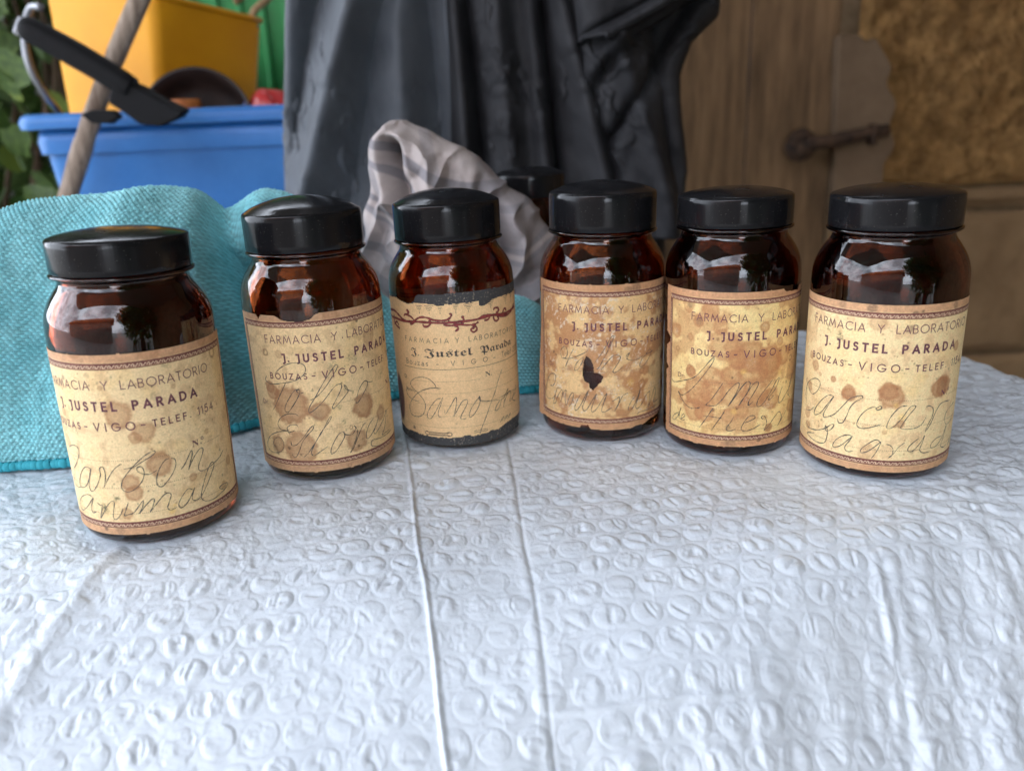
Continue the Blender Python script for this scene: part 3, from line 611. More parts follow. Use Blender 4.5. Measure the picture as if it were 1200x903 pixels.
def make_label(k, bottle):
    w = Wrap(k)
    vis = 62.0
    if k == 3:
        tp = np.array(S3_TOP); bt = np.array(S3_BOT)
        def keep(s, z):
            top = np.interp(s, tp[:, 0], tp[:, 1]) + rag(s * 3, 11, 0.35)
            bot = np.interp(s, bt[:, 0], bt[:, 1]) + rag(s * 3, 12, 0.35)
            return (z < top) & (z > bot)
        lab = make_sheet('paper_label', 3, -vis, vis, 5.5, 75, keep, M_paper, bottle)
        st = np.array(S3_STRIP)
        def keep2(s, z):
            return (z < np.interp(s, st[:, 0], st[:, 1]) + rag(s * 3, 13, 0.25))
        make_sheet('dark_paper_strip', 3, -vis, vis, 66, 79, keep2, M_strip, bottle, 0.5, -0.11, False)
        make_sheet('dark_paper_strip', 3, -vis, vis, 1.8, 12, lambda s, z: (z > 2.6 + rag(s, 14, 0.5)) & (s < 40 + rag(z * 4, 3, 2)), M_strip, bottle, 0.5, -0.11, False)
    else:
        f = F0[k]
        l0, l1 = f - 18.3, f + 88.3
        hole = np.array(HOLE)
        def keep(s, z):
            ok = (s > l0 + rag(z * 2, 21 + k, 0.25)) & (s < l1 + rag(z * 2, 22 + k, 0.25))
            top = TOP[k] + rag(s * 1.6, 23 + k, 0.18); bot = BOT[k] + rag(s * 1.6, 24 + k, 0.2)
            if k == 2:   # bitten upper edge
                top = top + np.interp(s, [-60, -19.8, -19.2, -18.4, -17.6, -16.6, -9.0, -7.6, -6.0, -3.6, 0.5, 2.8, 5.4, 7.0, 9.0, 60], [-0.4, -0.4, -1.0, -2.2, -1.0, -0.4, -0.6, -1.5, -2.4, -2.9, -3.4, -3.2, -2.4, -1.0, -0.2, 0])
            if k == 5:
                top = top + np.interp(s, [-60, 15.8, 17.6, 22, 27.4, 28.5, 60], [0, 0, -1.6, -1.8, -2.2, -0.2, 0])
                ok &= ~(s < l0 + 5.2 - np.abs(z - 51.9) * 1.6)
                ok &= ~(s < l0 + 2.2 - np.abs(z - 38.0) * 1.5)
            if k == 4:
                bot = bot + np.interp(s, [-60, -14, -13, -11.5, -10, -8.8, 12, 14, 19, 23, 28, 34, 60], [0.8, 0.5, 2.0, 1.7, 2.1, 0, -0.4, 0.6, 0.2, 1.6, 2.2, 2.6, 2.6])
                ok &= ~inside_poly(s + 0.5 * (vnoise(s * 1.5, z * 1.5, 4) - 0.5), z + 0.5 * (vnoise(s * 1.5, z * 1.5, 9) - 0.5), hole)
            return ok & (z < top) & (z > bot)
        lab = make_sheet('paper_label', k, max(l0 - 1, -vis), min(l1 + 1, vis + 14), BOT[k] - 0.8, TOP[k] + 0.8, keep, M_paper, bottle)
    ink = Strokes(w); red = Strokes(w); pale = Strokes(w); pen = Strokes(w); dots = Strokes(w)
    if k != 3:
        f = F0[k]
        put_text(ink, 'FARMACIA', f, f + 24.7, 63.9, 3.25, 0.36)
        put_text(ink, 'Y', f + 29.4, f + 31.7, 63.9, 3.25, 0.36)
        if k == 2: ink.blob(f + 34.0, 64.2, 0.3)
        put_text(ink, 'LABORATORIO', f + 36.2, f + 70.0, 63.9, 3.25, 0.36)
        put_text(ink, 'J', f + 7.6, f + 8.7, 55.9, 3.25, 0.80)
        ink.blob(f + 10.4, 56.2, 0.42)
        put_text(ink, 'JUSTEL', f + 13.9, f + 33.3, 55.9, 3.1, 0.78)
        put_text(ink, 'PARADA', f + 39.2, f + 62.7, 55.9, 3.1, 0.78)
        put_text(ink, 'BOUZAS', f + 0.2, f + 17.3, 48.2, 2.45, 0.46)
        put_text(ink, '-', f + 19.6, f + 20.8, 48.2, 2.6, 0.5)
        put_text(ink, 'VIGO', f + 23.8, f + 38.7, 48.0, 3.0, 0.46)
        put_text(ink, '-', f + 41.0, f + 42.2, 48.2, 2.6, 0.5)
        put_text(ink, 'TELEF.', f + 44.9, f + 59.0, 48.2, 2.5, 0.46)
        put_text(ink, '1154', f + 62.4, f + 70.2, 48.2, 3.0, 0.40)
        # greek-like border: two rules and a chain between them
        for z0, sg in ((TOP[k] - 4.75, 1), (BOT[k] + 4.3, -1)):
            lo, hi = f - 14.2, f + 84.2
            s = np.arange(max(lo, -58), min(hi, 66), 1.2)
            red.line([(x, z0 + 0.95) for x in s], 0.78, 0.05)
            red.line([(x, z0 - 0.95) for x in s], 0.42, 0.05)
            red.line([(x, z0) for x in s], 1.3, 0.035)
            q = max(lo, -57)
            while q < min(hi, 65) - 2.5:
                pale.line(catmull([(q, z0 - 0.42), (q + 0.5, z0 + 0.42), (q + 1.1, z0 + 0.1), (q + 0.75, z0 - 0.25), (q + 1.3, z0 - 0.45), (q + 1.9, z0 + 0.1), (q + 2.2, z0 + 0.45), (q + 2.5, z0 + 0.1)], 3), 0.26, 0.10)
                q += 2.62
        zs = np.arange(BOT[k] + 4.5, TOP[k] - 4.8, 1.5)
        for xb in (f - 13.6, f + 83.6):
            if -60 < xb < 66:
                red.line([(xb - 0.75, z) for z in zs], 0.34, 0.052); red.line([(xb + 0.75, z) for z in zs], 0.30, 0.052)
                red.line([(xb, z) for z in zs], 1.0, 0.036)
                q = zs[0]
                while q < zs[-1] - 2:
                    pale.line(catmull([(xb - 0.35, q), (xb + 0.3, q + 0.5), (xb, q + 1.1), (xb - 0.35, q + 1.6), (xb + 0.3, q + 2.1)], 3), 0.22, 0.10)
                    q += 2.5
        for zd, a, b in ((36.0, f + 0, f + 56), (36.2, f + 63, f + 73), (24.9, f - 8, f + 74), (14.1, f - 8, f + 74)):
            q = max(a, -52)
            while q < min(b, 56):
                dots.line([(q, zd), (q + 0.32, zd)], 0.22, 0.05); q += 0.72
        put_glyphs(w, 'number_mark', '\U0001D40D', f + 57.8, f + 60.6, 36.2, 2.6, M_ink, lab)
        ink.blob(f + 61.6, 36.6, 0.28)
        ink.line([(f + 62.4 + 0.5 * math.cos(t), 38.6 + 0.55 * math.sin(t)) for t in np.linspace(0, 6.3, 12)], 0.28)
        if k in (2, 4, 5):
            put_glyphs(w, 'doctor_mark', 'Dr.', f - 7.4, f - 3.4, 35.6, 2.3, M_ink, lab)
    else:
        blk = Strokes(w)
        put_text(blk, 'FARMACIA', -24.5, -1.2, 53.9, 2.15, 0.24)
        put_text(blk, 'Y', 2.2, 4.3, 53.9, 2.15, 0.24)
        put_text(blk, 'LABORATORIO', 8.4, 37.0, 53.9, 2.15, 0.24)
        put_text(blk, 'Bouzas', -25.2, -12.0, 42.6, 2.4, 0.26)
        put_text(blk, '-', -7.6, -6.4, 42.6, 2.2, 0.30)
        put_text(blk, 'VIGO', -0.6, 17.0, 42.9, 2.2, 0.27)
        put_text(blk, '-', 20.6, 21.8, 42.8, 2.2, 0.30)
        put_text(blk, 'Telef', 26.0, 33.6, 42.9, 2.5, 0.25)
        put_text(blk, '2727', 36.0, 42.6, 42.9, 2.5, 0.25)
        s = np.arange(-27, 44, 1.2); blk.line([(x, 41.0) for x in s], 0.22)
        for zd in (35.0, 29.1, 23.3, 17.7, 11.9):
            q = -26.0 if zd < 20 else -20.0
            while q < 44:
                if not (zd > 34 and 12.5 < q < 22.5): blk.line([(q, zd), (q + 0.34, zd)], 0.17)
                q += 0.7
        # fringe of engraved hatching left under the tear, and the printer's mark below
        rnd = random.Random(4)
        for cx, wd in ((-14.2, 3.4), (-9.2, 4.6), (-4.0, 2.6), (3.2, 2.6), (9.0, 5.0), (20.5, 4.6), (31.0, 3.4), (36.5, 2.6)):
            for r_ in range(4):
                ww = wd * (1 - 0.24 * r_)
                blk.line([(cx - ww / 2 + rnd.uniform(-.3, .3), 71.4 - 0.75 * r_), (cx + ww / 2, 71.4 - 0.75 * r_ + rnd.uniform(-.15, .25))], 0.22)
            blk.line([(cx, 68.6), (cx + 0.1, 67.6)], 0.22)
        for r_ in range(2):
            blk.line([(-16 + 0.8 * r_, 9.2 - 1.3 * r_), (-4, 9.2 - 1.3 * r_)], 0.34)
            blk.line([(8, 9.4 - 0.9 * r_), (15.0, 9.4 - 0.9 * r_)], 0.26)
        blk.line(arc(-15.6, 8.6, 1.1, 0.9, 60, 300), 0.36); blk.line(arc(-4.2, 8.6, 1.5, 1.0, -120, 130), 0.36)
        for q in np.arange(-14.5, -5.2, 0.62): blk.line([(q, 8.1), (q + 0.25, 8.9)], 0.24)
        for q in (22.5, 25.0, 27.5): blk.line(catmull([(q, 10.6), (q + 1.6, 12.4), (q + 2.8, 12.8), (q + 1.2, 11.0)], 4), 0.26)
        for q in (-24.6, -23.8): blk.line([(q, 9.0), (q + 0.4, 11.0), (q + 0.8, 9.0)], 0.3)
        blk.build('black_print', M_ink_black, lab)
        FR = lambda t: ''.join(chr(0x1D504 + ord(c) - 65) if c.isupper() else (chr(0x1D51E + ord(c) - 97) if c.islower() else c) for c in t)
        FB = lambda t: ''.join(chr(0x1D56C + ord(c) - 65) if c.isupper() else (chr(0x1D586 + ord(c) - 97) if c.islower() else c) for c in t)
        put_glyphs(w, 'blackletter_print', FB('J.'), -21.4, -16.6, 46.4, 4.6, M_ink_black, lab)
        put_glyphs(w, 'blackletter_print', FB('Justel'), -13.6, 10.0, 46.4, 4.7, M_ink_black, lab)
        put_glyphs(w, 'blackletter_print', FB('Parada'), 13.6, 34.2, 46.2, 4.7, M_ink_black, lab)
        put_glyphs(w, 'number_mark', '\U0001D40D.', 15.4, 19.0, 35.6, 2.4, M_ink_black, lab)
        put_glyphs(w, 'doctor_mark', 'D.', -28.2, -25.4, 34.6, 2.0, M_ink_black, lab)
        put_glyphs(w, 'prefix_mark', 'Rmro', -27.6, -20.6, 28.6, 1.8, M_ink_black, lab)
        v1 = Strokes(w); v2 = Strokes(w)
        for q, c in enumerate(VINE):
            P = catmull(np.array(c) / 10.0, 5)
            wd = 1.15 if q < 2 else 0.95
            v1.line(P, wd, 0.05, vary=0.3, taper=False)
            v2.line(P, wd * 0.66, 0.12, vary=0.3, taper=True)
        for q in (4, 6, 9, 12, 13):
            x, z = VINE[q][-1]; v1.blob(x / 10, z / 10, 0.75, 0.05); v2.blob(x / 10, z / 10, 0.55, 0.13)
        v1.build('vine_outline', M_ink_black, lab); v2.build('vine_ornament', M_crimson, lab)
    for c in HANDWRITING[k]:
        pen.line(catmull(np.array(c) / 10.0, 6), 0.31, 0.13, vary=0.65, taper=True)
    ink.build('printed_text', M_ink, lab); red.build('border_print', M_ink_red, lab); pale.build('border_chain', M_pale, lab)
    dots.build('dotted_rules', M_dots, lab); pen.build('pencil_writing', M_pencil, lab)
    return lab

# ------------------------------------------------------------------ bottles
BOTTLES = [  # x, y, cap rim z, cap bottom z, dome z, tilt x, tilt y, base z
 (-0.1498, 0.3023, 0.1160, 0.1037, 0.1193, 0.0216, 0.0103, -0.0018),
 (-0.0876, 0.3479, 0.1155, 0.1000, 0.1218, -0.0025, 0.0014, 0.0012),
 (-0.0269, 0.3813, 0.1155, 0.0990, 0.1213, -0.0074, -0.0016, -0.0001),
 (0.0453, 0.3806, 0.1162, 0.0992, 0.1211, 0.0109, -0.0044, 0.0008),
 (0.1042, 0.3593, 0.1155, 0.1027, 0.1190, -0.0052, 0.0026, -0.0008),
 (0.1608, 0.3262, 0.1152, 0.1024, 0.1188, -0.0120, -0.0055, 0.0007),
 (0.0190, 0.5850, 0.1145, 0.0990, 0.1200, 0.0, 0.0, 0.0),
]
LABELS = {
 1: 'amber jar with short black lid, pencilled Carbon animal, leftmost of the front row',
 2: 'amber jar with tall black lid and big brown stains around the pencilled word Polvo',
 3: 'amber jar with red vine ornament and blackletter name on a torn tan label',
 4: 'amber jar whose mottled brown label has a torn black hole in the middle',
 5: 'amber jar with short lid and yellow blotched label pencilled de Hierro at the bottom',
 6: 'amber jar with short lid pencilled Cascara Sagrada, rightmost of the front row',
 7: 'dark jar with black lid standing behind the grey checked cloth',
}

def bottle_profile(zb, zt):
    o = [(0, 0.0022), (0.012, 0.0016), (0.020, 0.0006), (0.0245, 0.0), (0.0275, 0.0005), (0.0291, 0.0018), (0.0300, 0.0042), (0.0303, 0.0075)]
    o += [(0.0303, z) for z in np.linspace(0.012, 0.076, 8)]
    n = zb - 0.0042
    sh = [(0.0303, 0.0765), (0.03025, n - 0.0172), (0.0299, n - 0.0132), (0.0290, n - 0.0097), (0.0274, n - 0.0063), (0.0254, n - 0.0032), (0.0240, n - 0.0012), (0.0234, n)]
    sh = catmull(sh, 4)
    o += [tuple(p) for p in sh[1:]]
    o += [(0.0232, n + 0.0012), (0.0234, n + 0.0018), (0.0246, n + 0.0021), (0.0256, n + 0.0027), (0.0259, n + 0.0033), (0.0256, n + 0.0038), (0.0246, n + 0.0041), (0.0232, n + 0.0044), (0.0226, n + 0.006), (0.0226, zt - 0.0035), (0.0220, zt - 0.0028), (0.0205, zt - 0.0028), (0.0198, zt - 0.0035)]
    inn = [(0.0198, n + 0.001), (0.0204, n - 0.002), (0.0222, n - 0.0055), (0.0245, n - 0.0095), (0.0262, n - 0.0135), (0.0272, n - 0.0180)]
    inn = [tuple(p) for p in catmull(inn, 3)] + [(0.0275, 0.074), (0.0276, 0.04), (0.0275, 0.010), (0.0262, 0.0068), (0.0220, 0.0052), (0.012, 0.0058), (0, 0.0064)]
    return o + inn

def cap_profile(zb, zt, zd, rc):
    P = [(rc - 0.0022, zb + 0.0006), (rc - 0.0008, zb), (rc - 0.0003, zb), (rc, zb + 0.0004)]
    P += [(rc, zb + (zt - zb) * t) for t in (0.2, 0.5, 0.8)]
    P += [(rc - 0.0001, zt - 0.0008), (rc - 0.00035, zt - 0.0003), (rc - 0.0008, zt + 0.0001), (rc - 0.0014, zt + 0.00035)]
    for t in np.linspace(0.1, 1, 12):
        r = (rc - 0.0014) * (1 - t); P.append((r, zt + 0.00035 + (zd - zt - 0.00035) * (1 - (r / (rc - 0.0014)) ** 2) ** 0.85))
    return P

FRONT = 'six amber pharmacy jars in a row on white bubble wrap'
for k, (x, y, zt, zb, zd, tx, ty, z0) in enumerate(BOTTLES, 1):
    b = empty('medicine_bottle', (x, y, z0))
    ax = Vector((math.sin(tx), math.sin(ty), 1)).normalized()
    ex = (Vector((1, 0, 0)) - ax * ax.x).normalized(); ey = ax.cross(ex)
    b.rotation_euler = Matrix((ex, ey, ax)).transposed().to_euler()
    tag(b, LABELS[k], 'bottle', FRONT if k < 7 else None)
    gm = M_glass if k in (2, 3, 4, 7) else M_glass_dark
    lathe('glass_body', bottle_profile(zb, zt), gm, b, 128, 0.004)
    rc = 0.02535
    cp = lathe('lid', cap_profile(zb, zt, zd, rc), M_cap, b, 128)
    smooth_angle(cp, 60)
    lvl = {1: 0.062, 2: 0.045, 3: 0.050, 4: 0.040, 5: 0.080, 6: 0.083, 7: 0.05}[k]
    rr = 0.0271
    pr = [(0, 0.0072), (0.020, 0.0070), (rr - 0.002, 0.009), (rr, 0.013), (rr, lvl - 0.004), (rr - 0.0006, lvl - 0.001), (rr - 0.004, lvl + 0.0006), (0.012, lvl + 0.002), (0, lvl + 0.0028)]
    lathe('contents', pr, M_powder, b, 48)
    if k < 7: make_label(k, b)

# ------------------------------------------------------------------ table and its bubble wrap cover
def make_cover():
    NX, NV = 1080, 880
    # material coordinate v runs along the sheet towards the camera, v = 0 where y = 0.262 on the table top
    q = np.linspace(0, 1, NV)
    v = -0.47 + 0.655 * (1 - (1 - q) ** 1.75)
    u = np.linspace(-1, 1, NX)
    half = np.interp(v, [-0.47, -0.2, 0.0, 0.1, 0.2], [0.52, 0.40, 0.235, 0.20, 0.20])
    X = u[None, :] * half[:, None] + np.interp(v, [-0.47, 0, 0.2], [0.05, 0.01, 0.0])[:, None]
    Vv = np.repeat(v[:, None], NX, 1)
    v2 = np.interp(X, [-0.4, -0.05, 0.0095, 0.08, 0.1626, 0.26], [0.15, 0.098, 0.066, 0.044, -0.002, -0.03])
    v1 = 0.004 + 0.010 * (fbm(X * 9, X * 0 + 3, 5, 2) - 0.5)
    th = np.radians(21) * sstep(-0.030, 0.060, Vv - v1) + np.radians(27) * sstep(-0.018, 0.026, Vv - v2)
    dv = np.gradient(v)[:, None]
    # integrate along the sheet starting at y = 0.262, v = 0
    cy_ = np.cumsum(np.cos(th) * dv, 0); cz_ = np.cumsum(np.sin(th) * dv, 0)
    i0 = int(np.argmin(np.abs(v)))
    Y = 0.262 - (cy_ - cy_[i0:i0 + 1]); Z = -(cz_ - cz_[0:1])
    Z = Z - 0.0
    # far right edge and back edge of the table: the sheet turns down
    def hp(p, q_):
        d = np.array(q_) - np.array(p); n = np.array([-d[1], d[0]]); n = n / np.linalg.norm(n)
        if n[0] < 0: n = -n
        return (X - p[0]) * n[0] + (Y - p[1]) * n[1]
    d = np.maximum(hp((0.262, 0.6877), (0.2885, 0.5372)), hp((0.3032, 0.5042), (0.3614, 0.4658)))
    d = np.maximum(d, Y - 0.70) + 0.006 * (fbm(X * 25, Y * 25, 8, 2) - 0.5)
    drop = np.where(d > -0.03, 0.012 * np.log1p(np.exp(np.clip((d - 0.0) / 0.006, -30, 30))), 0)
    Z = Z - drop * 1.6
    Z = Z + 0.0035 * (fbm(X * 14, Vv * 14, 21, 3) - 0.5) * sstep(0.0, -0.4, -np.abs(X) * 0) + 0
    # small sags and humps of the loose sheet
    Z = Z + 0.0030 * (fbm(X * 22 + 4, Vv * 16, 31, 3) - 0.5)
    # the glass sits in it: meet each base at its own height
    damp = np.ones_like(X)
    for (bx, by, *_r, z0) in BOTTLES:
        r = np.hypot(X - bx, Y - by)
        a = np.exp(-(np.clip(r - 0.028, 0, 1) / 0.014) ** 2)
        Z = Z * (1 - a) + (z0 - 0.0009) * a
        damp = np.minimum(damp, sstep(0.025, 0.033, r) * 0.9 + 0.1)
    # bubbles: hexagonal rows of flattened discs under the film
    P = 0.0122; c, s_ = math.cos(math.radians(6)), math.sin(math.radians(6)); RP = 1.0
    wx = X + 0.0040 * (fbm(X * 28, Vv * 28, 61, 3) - 0.5); wv = -Vv + 0.0040 * (fbm(X * 28, Vv * 28, 62, 3) - 0.5)
    U = (wx * c + wv * s_) / P; W = (-wx * s_ + wv * c) / (P * RP)
    row = np.floor(W); H = np.zeros_like(X); lump = fbm(X * 330, Vv * 330, 64, 3)
    for dr in (-1, 0, 1):
        rr = row + dr; off = np.mod(rr, 2) * 0.5
        cu = np.floor(U - off + 0.5) + off
        for dc in (0,):
            cx = cu + dc; cyy = rr + 0.5
            ex, ey = (U - cx) * P, (W - cyy) * P * RP
            h1 = _hash(cx * 2, rr, 5); h2 = _hash(cx * 2, rr, 6); h3 = _hash(cx * 2, rr, 7); h4 = _hash(cx * 2, rr, 8)
            R = 0.0049 * (0.92 + 0.12 * h1)
            ex = ex + 0.0006 * (h3 - 0.5); ey = ey + 0.0006 * (h4 - 0.5)
            r = np.hypot(ex, ey) / R
            amp = 0.00055 * (0.5 + 0.7 * h2)
            disc = amp * sstep(1.08, 0.72, r)
            ring = 0.00030 * np.exp(-((r - 1.0) / 0.055) ** 2) - 0.00016 * np.exp(-((r - 1.20) / 0.12) ** 2)
            a = h3 * math.pi
            t = (ex * np.cos(a) + ey * np.sin(a)) / R; o = (-ex * np.sin(a) + ey * np.cos(a)) / R
            t = t + 0.5 * (h2 - 0.5) * o * o + 0.35 * (lump - 0.5)
            dent = 0.00080 * np.exp(-((t - 0.7 * (h4 - 0.5)) / (0.12 + 0.26 * h1)) ** 2) * sstep(1.05, 0.30, np.abs(o)) * (h2 > 0.22)
            dent += 0.00050 * np.exp(-((t - 0.7 * (h4 - 0.5) - 0.42) / 0.13) ** 2) * sstep(0.8, 0.2, np.abs(o - 0.2)) * (h4 > 0.5)
            dent += 0.00080 * np.clip(lump - 0.52, 0, 1) * 2.2 * (h1 > 0.3)
            bulge = 0.0005 * np.clip(1 - r * r, 0, 1) * (h2 > 0.72)
            H += np.where(r < 1.7, disc + ring - dent * (r < 1.05) + bulge, 0)
    far = sstep(0.75, 0.35, Y)
    flat = 0.62 + 0.60 * sstep(0.3, 0.7, fbm(X * 20, Vv * 20, 71, 3))
    wr = fbm(X * 150 + 60 * fbm(X * 12, Vv * 12, 80, 2), Vv * 420, 81, 3)
    wr2 = np.abs(fbm(X * 90, Vv * 130 + 3 * fbm(X * 20, Vv * 20, 84, 2), 83, 4) - 0.5)
    strong = 0.30 + 0.7 * sstep(0.10, 0.24, X) + 0.5 * sstep(0.0, 0.08, Vv - v2) + 0.25 * sstep(-0.05, -0.12, X)
    H = H * flat + (-wr2 * 0.0030 + (wr - 0.5) * 0.0009) * strong + 0.00022 * np.exp(-(fbm(X * 120 + 5, Vv * 120, 87, 3) - 0.5) ** 2 / 0.0009)
    # crosswise drag folds towards the right, lengthwise ones where the sheet goes over the edge
    H += 0.0012 * sstep(0.12, 0.28, X) * (fbm(X * 40, (Vv + X * 0.35) * 170, 91, 3) - 0.5) * 2 * sstep(0.04, -0.06, Vv)
    H += 0.0035 * sstep(-0.02, 0.05, Vv - v2) * (fbm(X * 70, Vv * 14, 92, 3) - 0.5) * 2
    H = H * (0.6 + 0.4 * far)
    # welded seams and old folds
    def seam(x0, v0, x1, v1_, w, h, a=-1.0, b=1.0):
        xl = x0 + (x1 - x0) * (Vv - v0) / (v1_ - v0) + 0.0012 * (vnoise(Vv * 40, Vv * 0 + x0, 3) - 0.5)
        return h * np.exp(-((X - xl) / w) ** 2) * sstep(a - 0.01, a + 0.01, Vv) * sstep(b + 0.01, b - 0.01, Vv)
    H += seam(-0.0475, -0.06, -0.0240, 0.080, 0.0008, 0.0011)
    H -= seam(-0.0460, -0.06, -0.0222, 0.080, 0.0008, 0.0003)
    H -= seam(-0.0020, -0.075, 0.0082, 0.085, 0.0008, 0.0007)
    H += seam(-0.0042, -0.075, 0.0058, 0.085, 0.0018, 0.0004)
    H += seam(-0.150, -0.06, -0.160, 0.06, 0.004, 0.0016, -0.06)
    H += seam(0.128, -0.01, 0.118, 0.10, 0.0016, 0.0008, 0.012)
    H -= seam(0.131, -0.01, 0.122, 0.10, 0.0018, 0.0008, 0.012)
    H += 0.0010 * np.exp(-((Vv - 0.072 + 0.10 * (X - 0.01)) / 0.0012) ** 2) * sstep(0.004, 0.012, X) * sstep(0.075, 0.05, X)
    H *= damp * 0.84
    # displace along the sheet's own normal
    Ny = np.sin(th) * -1; Nz = np.cos(th)
    Y = Y + H * Ny; Z = Z + H * Nz
    V = np.stack([X, Y, Z], -1).reshape(-1, 3)
    F = grid_faces(NX, NV)
    m = mat('white plastic film', (0.80, 0.81, 0.84), 0.34, IOR=1.45)
    b = m.node_tree.nodes['Principled BSDF']
    b.inputs['Subsurface Weight'].default_value = 0.0
    noise_color(m, (0.63, 0.685, 0.745), (0.69, 0.745, 0.80), 18)
    rough_noise(m, 70, 0.20, 0.42)
    add_bump(m, 700, 0.30, 0.0006, 5, (1, 1, 1))
    o = mesh_obj('bubble_wrap_cover', V, F, m)
    tag(o, 'white bubble wrap sheet covering the whole table under the jars', 'table cover')
    return o
make_cover()

M_wood_old = mat('weathered table wood', (0.25, 0.17, 0.10), 0.7)
noise_color(M_wood_old, (0.16, 0.10, 0.06), (0.32, 0.22, 0.13), 12, stretch=(1, 12, 12))
tb = empty('table', (0.03, 0.46, -0.75))
tag(tb, 'wooden table hidden under the white bubble wrap sheet', 'table')
box('table_top', (0, 0, 0.695), (0.44, 0.36, 0.025), M_wood_old, tb, 0.003)
for lx in (-0.19, 0.19):
    for ly in (-0.15, 0.15):
        box('leg', (lx, ly, 0.341), (0.04, 0.04, 0.682), M_wood_old, tb, 0.002)

# ------------------------------------------------------------------ turquoise towel heaped behind the left jars
def make_towel():
    # heap outline: hem line, height and depth along x
    xs = np.array([-0.46, -0.38, -0.30, -0.2475, -0.2156, -0.185, -0.165, -0.148, -0.134, -0.118, -0.102, -0.085, -0.070, -0.045, -0.02, 0.004, 0.020, 0.032, 0.040])
    yf = np.array([0.335, 0.342, 0.346, 0.349, 0.351, 0.362, 0.374, 0.388, 0.398, 0.408, 0.418, 0.427, 0.433, 0.434, 0.432, 0.431, 0.433, 0.440, 0.452])
    hh = np.array([0.072, 0.088, 0.104, 0.1165, 0.1205, 0.1205, 0.1185, 0.1140, 0.1160, 0.110, 0.090, 0.070, 0.047, 0.050, 0.051, 0.050, 0.043, 0.026, 0.004])
    dd = np.array([0.12, 0.12, 0.13, 0.13, 0.13, 0.13, 0.13, 0.125, 0.12, 0.10, 0.08, 0.05, 0.042, 0.044, 0.046, 0.048, 0.046, 0.035, 0.010])
    NX, NT = 900, 420
    x = np.linspace(-0.46, 0.040, NX)
    def sm(a):
        y = np.interp(x, xs, a); k = np.hanning(41); k /= k.sum()
        return np.convolve(np.pad(y, 20, 'edge'), k, 'valid')
    yf_, h_, d_ = sm(yf), sm(hh), sm(dd)
    prof = catmull(np.array([(0.00, 0.0), (0.03, 0.16), (0.12, 0.42), (0.22, 0.70), (0.36, 0.92), (0.52, 1.0), (0.70, 0.96), (0.86, 0.74), (0.96, 0.40), (1.0, 0.0)]), 12)
    seg = np.concatenate([[0], np.cumsum(np.linalg.norm(np.diff(prof, axis=0), axis=1))]); seg /= seg[-1]
    t = np.linspace(0, 1, NT)
    py = np.interp(t, seg, prof[:, 0]); pz = np.interp(t, seg, prof[:, 1])
    X = np.repeat(x[None, :], NT, 0); T = np.repeat(t[:, None], NX, 1)
    Y = yf_[None, :] + py[:, None] * d_[None, :]; Z = pz[:, None] * h_[None, :]
    Z = Z + 0.0015
    # cloth folds: outward push along the local normal
    amp = np.clip(h_ / 0.12, 0.25, 1)[None, :]
    G = np.zeros_like(X)
    def fold(x0, x1, w, a, t0=0, t1=1):      # a crease line from x0 at the hem to x1 at the top
        xl = x0 + (x1 - x0) * np.clip(T / 0.5, 0, 1.6)
        return a * np.exp(-np.abs((X - xl) / w) ** 1.7) * sstep(t0 - 0.04, t0 + 0.06, T) * sstep(t1 + 0.05, t1 - 0.05, T)
    G += fold(-0.128, -0.156, 0.0085, -0.070) + fold(-0.150, -0.166, 0.009, 0.007) + fold(-0.116, -0.138, 0.008, 0.010)
    G += fold(-0.205, -0.190, 0.016, 0.008) + fold(-0.238, -0.212, 0.012, -0.008) + fold(-0.275, -0.245, 0.018, 0.010)
    G += fold(-0.31, -0.275, 0.014, -0.009) + fold(-0.178, -0.176, 0.008, -0.004, 0, 0.5)
    G += fold(-0.10, -0.105, 0.010, -0.012) + fold(-0.035, -0.028, 0.012, -0.007) + fold(0.006, 0.0, 0.009, 0.004)
    G += 0.016 * (fbm(X * 26 + 3 + T * 2, T * 4.5, 11, 3) - 0.5)
    G *= amp * (0.15 + 0.85 * sstep(0, 0.12, T)) * (1 - 0.86 * np.exp(-((T - 0.52) / 0.13) ** 2))
    arc_s = T * (d_ + 2 * h_)[None, :]
    # waffle knit: staggered knots
    p = 0.0025
    a_ = (X + 0.35 * arc_s * 0 + 0.004 * fbm(X * 20, arc_s * 20, 3, 2)) / p; b_ = (arc_s + 0.004 * fbm(X * 20, arc_s * 20, 4, 2) + X * 0.12) / (p * 0.86)
    rowp = np.mod(np.floor(b_), 2) * 0.5
    fx = (a_ + rowp) - np.floor(a_ + rowp) - 0.5; fy = b_ - np.floor(b_) - 0.5
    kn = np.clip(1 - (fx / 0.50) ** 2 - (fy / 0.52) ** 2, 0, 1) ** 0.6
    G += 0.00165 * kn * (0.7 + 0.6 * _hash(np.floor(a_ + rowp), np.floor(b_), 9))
    dYt = np.gradient(Y, axis=0); dZt = np.gradient(Z, axis=0)
    n = np.hypot(dYt, dZt) + 1e-9
    Y = Y - dZt / n * G; Z = np.maximum(Z + dYt / n * G, 0.0012)
    root = empty('turquoise_towel', (0, 0, 0))
    tag(root, 'turquoise waffle knit towel heaped behind the jars on the left', 'towel')
    m = mat('turquoise microfibre', (0.11, 0.50, 0.56), 0.95)
    b = m.node_tree.nodes['Principled BSDF']
    b.inputs['Sheen Weight'].default_value = 0.2; b.inputs['Sheen Roughness'].default_value = 0.5
    b.inputs['Sheen Tint'].default_value = (0.6, 0.9, 0.95, 1)
    noise_color(m, (0.22, 0.58, 0.64), (0.33, 0.72, 0.77), 60)
    add_bump(m, 1800, 0.5, 0.0006, 3)
    a_n = N(m, 'ShaderNodeVertexColor', layer_name='tint'); mxn = N(m, 'ShaderNodeMixRGB', blend_type='MULTIPLY'); mxn.inputs['Fac'].default_value = 1
